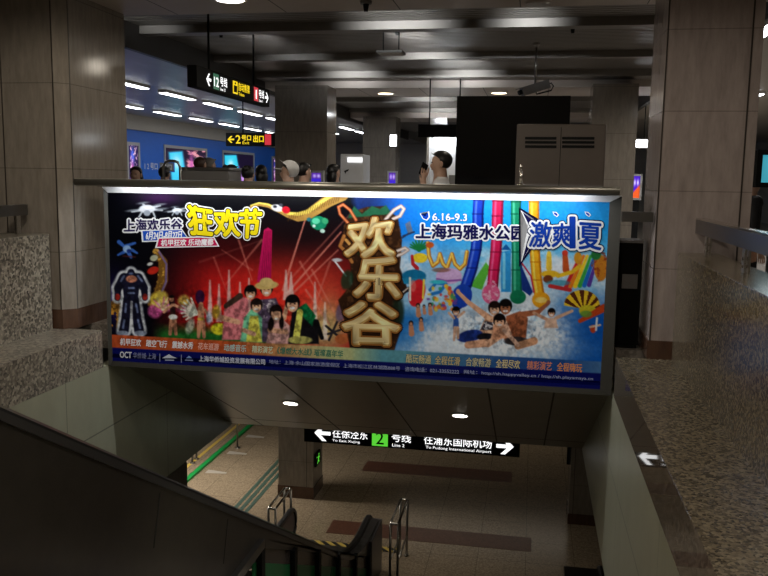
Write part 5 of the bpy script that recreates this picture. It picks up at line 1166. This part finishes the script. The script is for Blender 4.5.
# ================================================================== PEOPLE
def skin_mesh(pts, edges, sub=1):
    me = bpy.data.meshes.new('body'); me.from_pydata([p[:3] for p in pts], edges, []); 
    bm = bmesh.new(); bm.from_mesh(me); lay = bm.verts.layers.skin.verify()
    bm.verts.ensure_lookup_table()
    for i, v in enumerate(bm.verts):
        r_ = pts[i][3]; v[lay].radius = r_ if hasattr(r_, '__len__') else (r_, r_); v[lay].use_root = (i == 0)
    bm.to_mesh(me); bm.free()
    o = bpy.data.objects.new('body', me); COL.objects.link(o)
    o.modifiers.new('skin', 'SKIN').use_smooth_shade = True
    ss = o.modifiers.new('sub', 'SUBSURF'); ss.levels = sub; ss.render_levels = sub
    dg = bpy.context.evaluated_depsgraph_get(); res = bpy.data.meshes.new_from_object(o.evaluated_get(dg))
    bpy.data.objects.remove(o); bpy.data.meshes.remove(me)
    return res
def person(px, head_py, Y, yaw, label, shirt, trousers, hair='short', H=None, phone=False, hair_mat=None, skin=None):
    """standing figure whose head centre is seen at (px, head_py); yaw 0 faces the stairs"""
    hp = at_y(px, head_py, Y); H = hp[2]/0.925
    R = thing('person', (hp[0], Y, 0), label, 'person', None); R.rotation_euler = (0, 0, yaw)
    S = lambda l: [(x*H, y*H, z*H, (tuple(q*H for q in r_) if hasattr(r_, '__len__') else r_*H)) for x, y, z, r_ in l]
    pts = [(0, 0, .52, (.078, .062)), (0, 0, .60, (.070, .055)), (0, 0, .70, (.085, .06)), (0, 0.004, .80, (.07, .05)), (0, .006, .852, .034), (0, -.004, .876, (.036, .040)), (0, -.006, .90, (.043, .050)), (0, -.002, .935, (.046, .056)), (0, .002, .968, (.034, .042)), (0, -.062, .907, .008)]
    ed = [(0, 1), (1, 2), (2, 3), (3, 4), (4, 5), (5, 6), (6, 7), (7, 8), (6, 9)]
    arm_pts = {}
    for sg in (-1, 1):
        b0 = len(pts)
        up_arm = phone and sg == 1
        if up_arm: el, wr, pm = (.115, -.07, .66), (.048, -.100, .815), (.036, -.094, .85)
        else: el, wr, pm = (.128, .01, .635), (.135, -.03, .485), (.137, -.037, .448)
        pts += [(sg*.105, .004, .815, .034), (sg*el[0], el[1], el[2], .025), (sg*wr[0], wr[1], wr[2], .0165), (sg*pm[0], pm[1], pm[2], (.012, .022))]
        ed += [(3, b0), (b0, b0+1), (b0+1, b0+2), (b0+2, b0+3)]
        d = np.array(pm)-np.array(wr); d = d/np.linalg.norm(d)
        for k, ln in enumerate((.042, .048, .045, .036)):
            base = np.array(pm)+d*.012+np.array((0, (k-1.5)*.0125, 0)); mid = base+d*ln*.5+np.array((-.004, 0, 0)); tip = mid+d*ln*.45+np.array((-.012, 0, 0))
            j = len(pts); pts += [(sg*base[0], base[1], base[2], .0054), (sg*mid[0], mid[1], mid[2], .005), (sg*tip[0], tip[1], tip[2], .0042)]; ed += [(b0+3, j), (j, j+1), (j+1, j+2)]
        th = np.array(wr)+d*.016; j = len(pts)
        t1 = th+np.array((-.012, -.018, 0)); t2 = t1+d*.02+np.array((-.006, -.006, 0))
        pts += [(sg*t1[0], t1[1], t1[2], .006), (sg*t2[0], t2[1], t2[2], .005)]; ed += [(b0+2, j), (j, j+1)]
        arm_pts[sg] = (el, wr, pm)
        l0 = len(pts)
        pts += [(sg*.05, 0, .485, .055), (sg*.055, -.004, .28, .036), (sg*.056, .008, .055, .022), (sg*.060, -.05, .024, .022), (sg*.062, -.09, .018, .016)]
        ed += [(0, l0), (l0, l0+1), (l0+1, l0+2), (l0+2, l0+3), (l0+3, l0+4)]
    me = skin_mesh(S(pts), ed, 1); me.materials.append(skin or M['skin']); link('body', me, R)
    # shirt
    sp_ = [(0, 0, .53, (.084, .068)), (0, 0, .60, (.080, .064)), (0, 0, .70, (.093, .068)), (0, .004, .80, (.078, .058)), (0, .006, .842, .040)]; se = [(0, 1), (1, 2), (2, 3), (3, 4)]
    for sg in (-1, 1):
        el, wr, pm = arm_pts[sg]; j = len(sp_); e2 = [el[i]+(wr[i]-el[i])*.15 for i in range(3)]
        sp_ += [(sg*.107, .004, .812, .041), (sg*el[0], el[1], el[2], .033), (sg*e2[0], e2[1], e2[2], .031)]; se += [(3, j), (j, j+1), (j+1, j+2)]
    me = skin_mesh(S(sp_), se, 1); me.materials.append(shirt); link('shirt', me, R)
    tp = [(0, 0, .53, (.080, .065)), (0, 0, .49, (.075, .062))]; te = [(0, 1)]
    for sg in (-1, 1):
        j = len(tp); tp += [(sg*.05, 0, .47, .062), (sg*.055, -.004, .28, .043), (sg*.056, .006, .07, .034)]; te += [(1, j), (j, j+1), (j+1, j+2)]
    me = skin_mesh(S(tp), te, 1); me.materials.append(trousers); link('trousers', me, R)
    for sg in (-1, 1):
        me = skin_mesh(S([(sg*.056, .018, .026, .027), (sg*.060, -.045, .026, .028), (sg*.062, -.095, .020, .021)]), [(0, 1), (1, 2)], 1); me.materials.append(M['black']); link('shoe', me, R)
    # hair, a cap over the skull open at the face
    hm = hair_mat or M['hair']
    def shell(name, mat, rx, ry, rz, cz, cut, cy=.006):
        m_ = MB(); n_, k_ = 20, 14; vs = []; fs = []
        for i in range(k_+1):
            t = PI*i/k_*.80
            for j in range(n_):
                a_ = 2*PI*j/n_; x, y, z = math.sin(t)*math.cos(a_), math.sin(t)*math.sin(a_), math.cos(t)
                lim = cut+.9*max(0, -y)                  # the face side stays open
                z = max(z, lim) if y < -.15 else z
                vs.append((x*rx*H, (y*ry+cy)*H, (z*rz+cz)*H))
        for i in range(k_): fs += [(i*n_+j, (i+1)*n_+j, (i+1)*n_+(j+1) % n_, i*n_+(j+1) % n_) for j in range(n_)]
        m_.add(vs, fs, 0, True)
        me_ = bpy.data.meshes.new(name); me_.from_pydata(m_.v, [], m_.f); me_.polygons.foreach_set('use_smooth', m_.smooth); me_.materials.append(mat); link(name, me_, R)
    shell('hair', hm, .0505, .064, .056, .938, -.1)
    if hair == 'long':
        m_ = MB().ball((0, .028*H, .885*H), (.056*H, .036*H, .075*H)); m_.build('back_hair', hm, None); o = bpy.data.objects[bpy.context.scene.collection.objects[-1].name]; o.location = (0, .028*H, o.location.z); o.parent = R
    if hair == 'bun':
        m_ = MB().ball((0, .062*H, .965*H), .026*H); o = m_.build('hair_bun', hm, None); o.parent = R
    if hair == 'cap':
        shell('cap', M['white'], .058, .069, .064, .940, .15)
        m_ = MB(); vs = [(.05*H*math.sin(a_)*1.0, (-.045-.06*math.cos(a_))*H, .945*H-.006*abs(math.sin(a_))*H) for a_ in [-PI/2+PI*i/10 for i in range(11)]]
        m_.add([(x, y, z) for x, y, z in vs]+[(x, y, z+.008) for x, y, z in vs], [tuple(range(11)), tuple(range(21, 10, -1))]+[(i, i+1, 12+i, 11+i) for i in range(10)]+[(10, 0, 11, 21)]); o = m_.build('cap_peak', M['white'], None); o.parent = R
    for sg in (-1, 1):
        o = MB().ball((sg*.0195*H, -.050*H, .925*H), (.0065*H, .004*H, .0036*H), 10, 6).build('eye', M['black'], None); o.parent = R
        o = MB().ball((sg*.047*H, .0, .915*H), (.006*H, .012*H, .019*H), 10, 6).build('ear', skin or M['skin'], None); o.parent = R
    o = MB().ball((0, -.0475*H, .884*H), (.013*H, .004*H, .0036*H), 10, 6).build('mouth', M['lips'], None); o.parent = R
    return R, H
M['lips'] = plain('lips', (0.30, 0.08, 0.07), 0.45)
cl = {n: plain('cloth_'+n, c, 0.8) for n, c in (('black', (.012, .012, .014)), ('navy', (.02, .03, .07)), ('white', (.62, .62, .62)), ('grey', (.16, .16, .17)), ('brown', (.10, .06, .04)), ('jeans', (.04, .07, .14)), ('pale', (.40, .42, .45)), ('red', (.22, .03, .03)))}
M['brown_hair'] = plain('brown_hair', (.06, .03, .018), .45); M['grey_hair'] = plain('grey_hair', (.22, .21, .20), .5)
person(136, 174, 10.8, 0.1, 'long-haired person facing the stairs between the double-faced pillar and hoop rail', cl['black'], cl['jeans'], 'long')
person(164.5, 173.5, 11.6, PI, 'dark-haired person seen from behind beside the hoop rail', cl['navy'], cl['black'], 'short')
person(200.5, 164.5, 12.4, PI*.9, 'brown-haired person behind the low grey machine', cl['brown'], cl['black'], 'short', hair_mat=M['brown_hair'])
person(210, 165, 12.9, PI*.8, 'grey-haired person behind the low grey machine', cl['grey'], cl['black'], 'short', hair_mat=M['grey_hair'])
person(232, 172, 11.9, PI*.7, 'dark-haired person just past the low grey machine', cl['black'], cl['black'], 'bun')
person(248, 174, 10.4, PI, 'person with a dark bun in front of the blue wall', cl['black'], cl['jeans'], 'bun')
person(261, 172.5, 11.6, PI*1.2, 'dark-haired person between the bun and the white cap', cl['black'], cl['black'], 'long')
person(288.5, 171.5, 9.3, -PI*.42, 'person in a white peaked cap before the brown pillar', cl['brown'], cl['black'], 'cap')
person(304, 171.5, 10.2, PI*.75, 'dark-haired person with a high bun next to the white cap', cl['black'], cl['black'], 'bun', hair_mat=M['hair'])
person(334, 172, 11.5, PI*.8, 'dark-haired person in pale clothes before the white kiosk', cl['pale'], cl['jeans'], 'long')
R, H = person(440.5, 162.5, 8.6, -PI*.44, 'man in a white shirt holding a dark phone to his mouth', cl['white'], cl['black'], 'short', phone=True)
mw = Matrix.Rotation(-PI*.44, 3, 'Z')
pc = mw @ Vector((.012*H, -.098*H, .884*H))
ph = MB().box((-.038, -.006, -.075), (.038, .006, .075)).build('phone', M['black'], None, bevel=.004, origin=(0, 0, 0))
ph.location = Vector(R.location)+pc; ph.rotation_euler = (.35, .55, -.35)
tag(ph, 'dark mobile phone held up by the man in the white shirt', 'phone')
person(752, 183, 9.6, PI*.55, 'person in black standing past the broad pillar by the glowing screen', cl['black'], cl['black'], 'short')
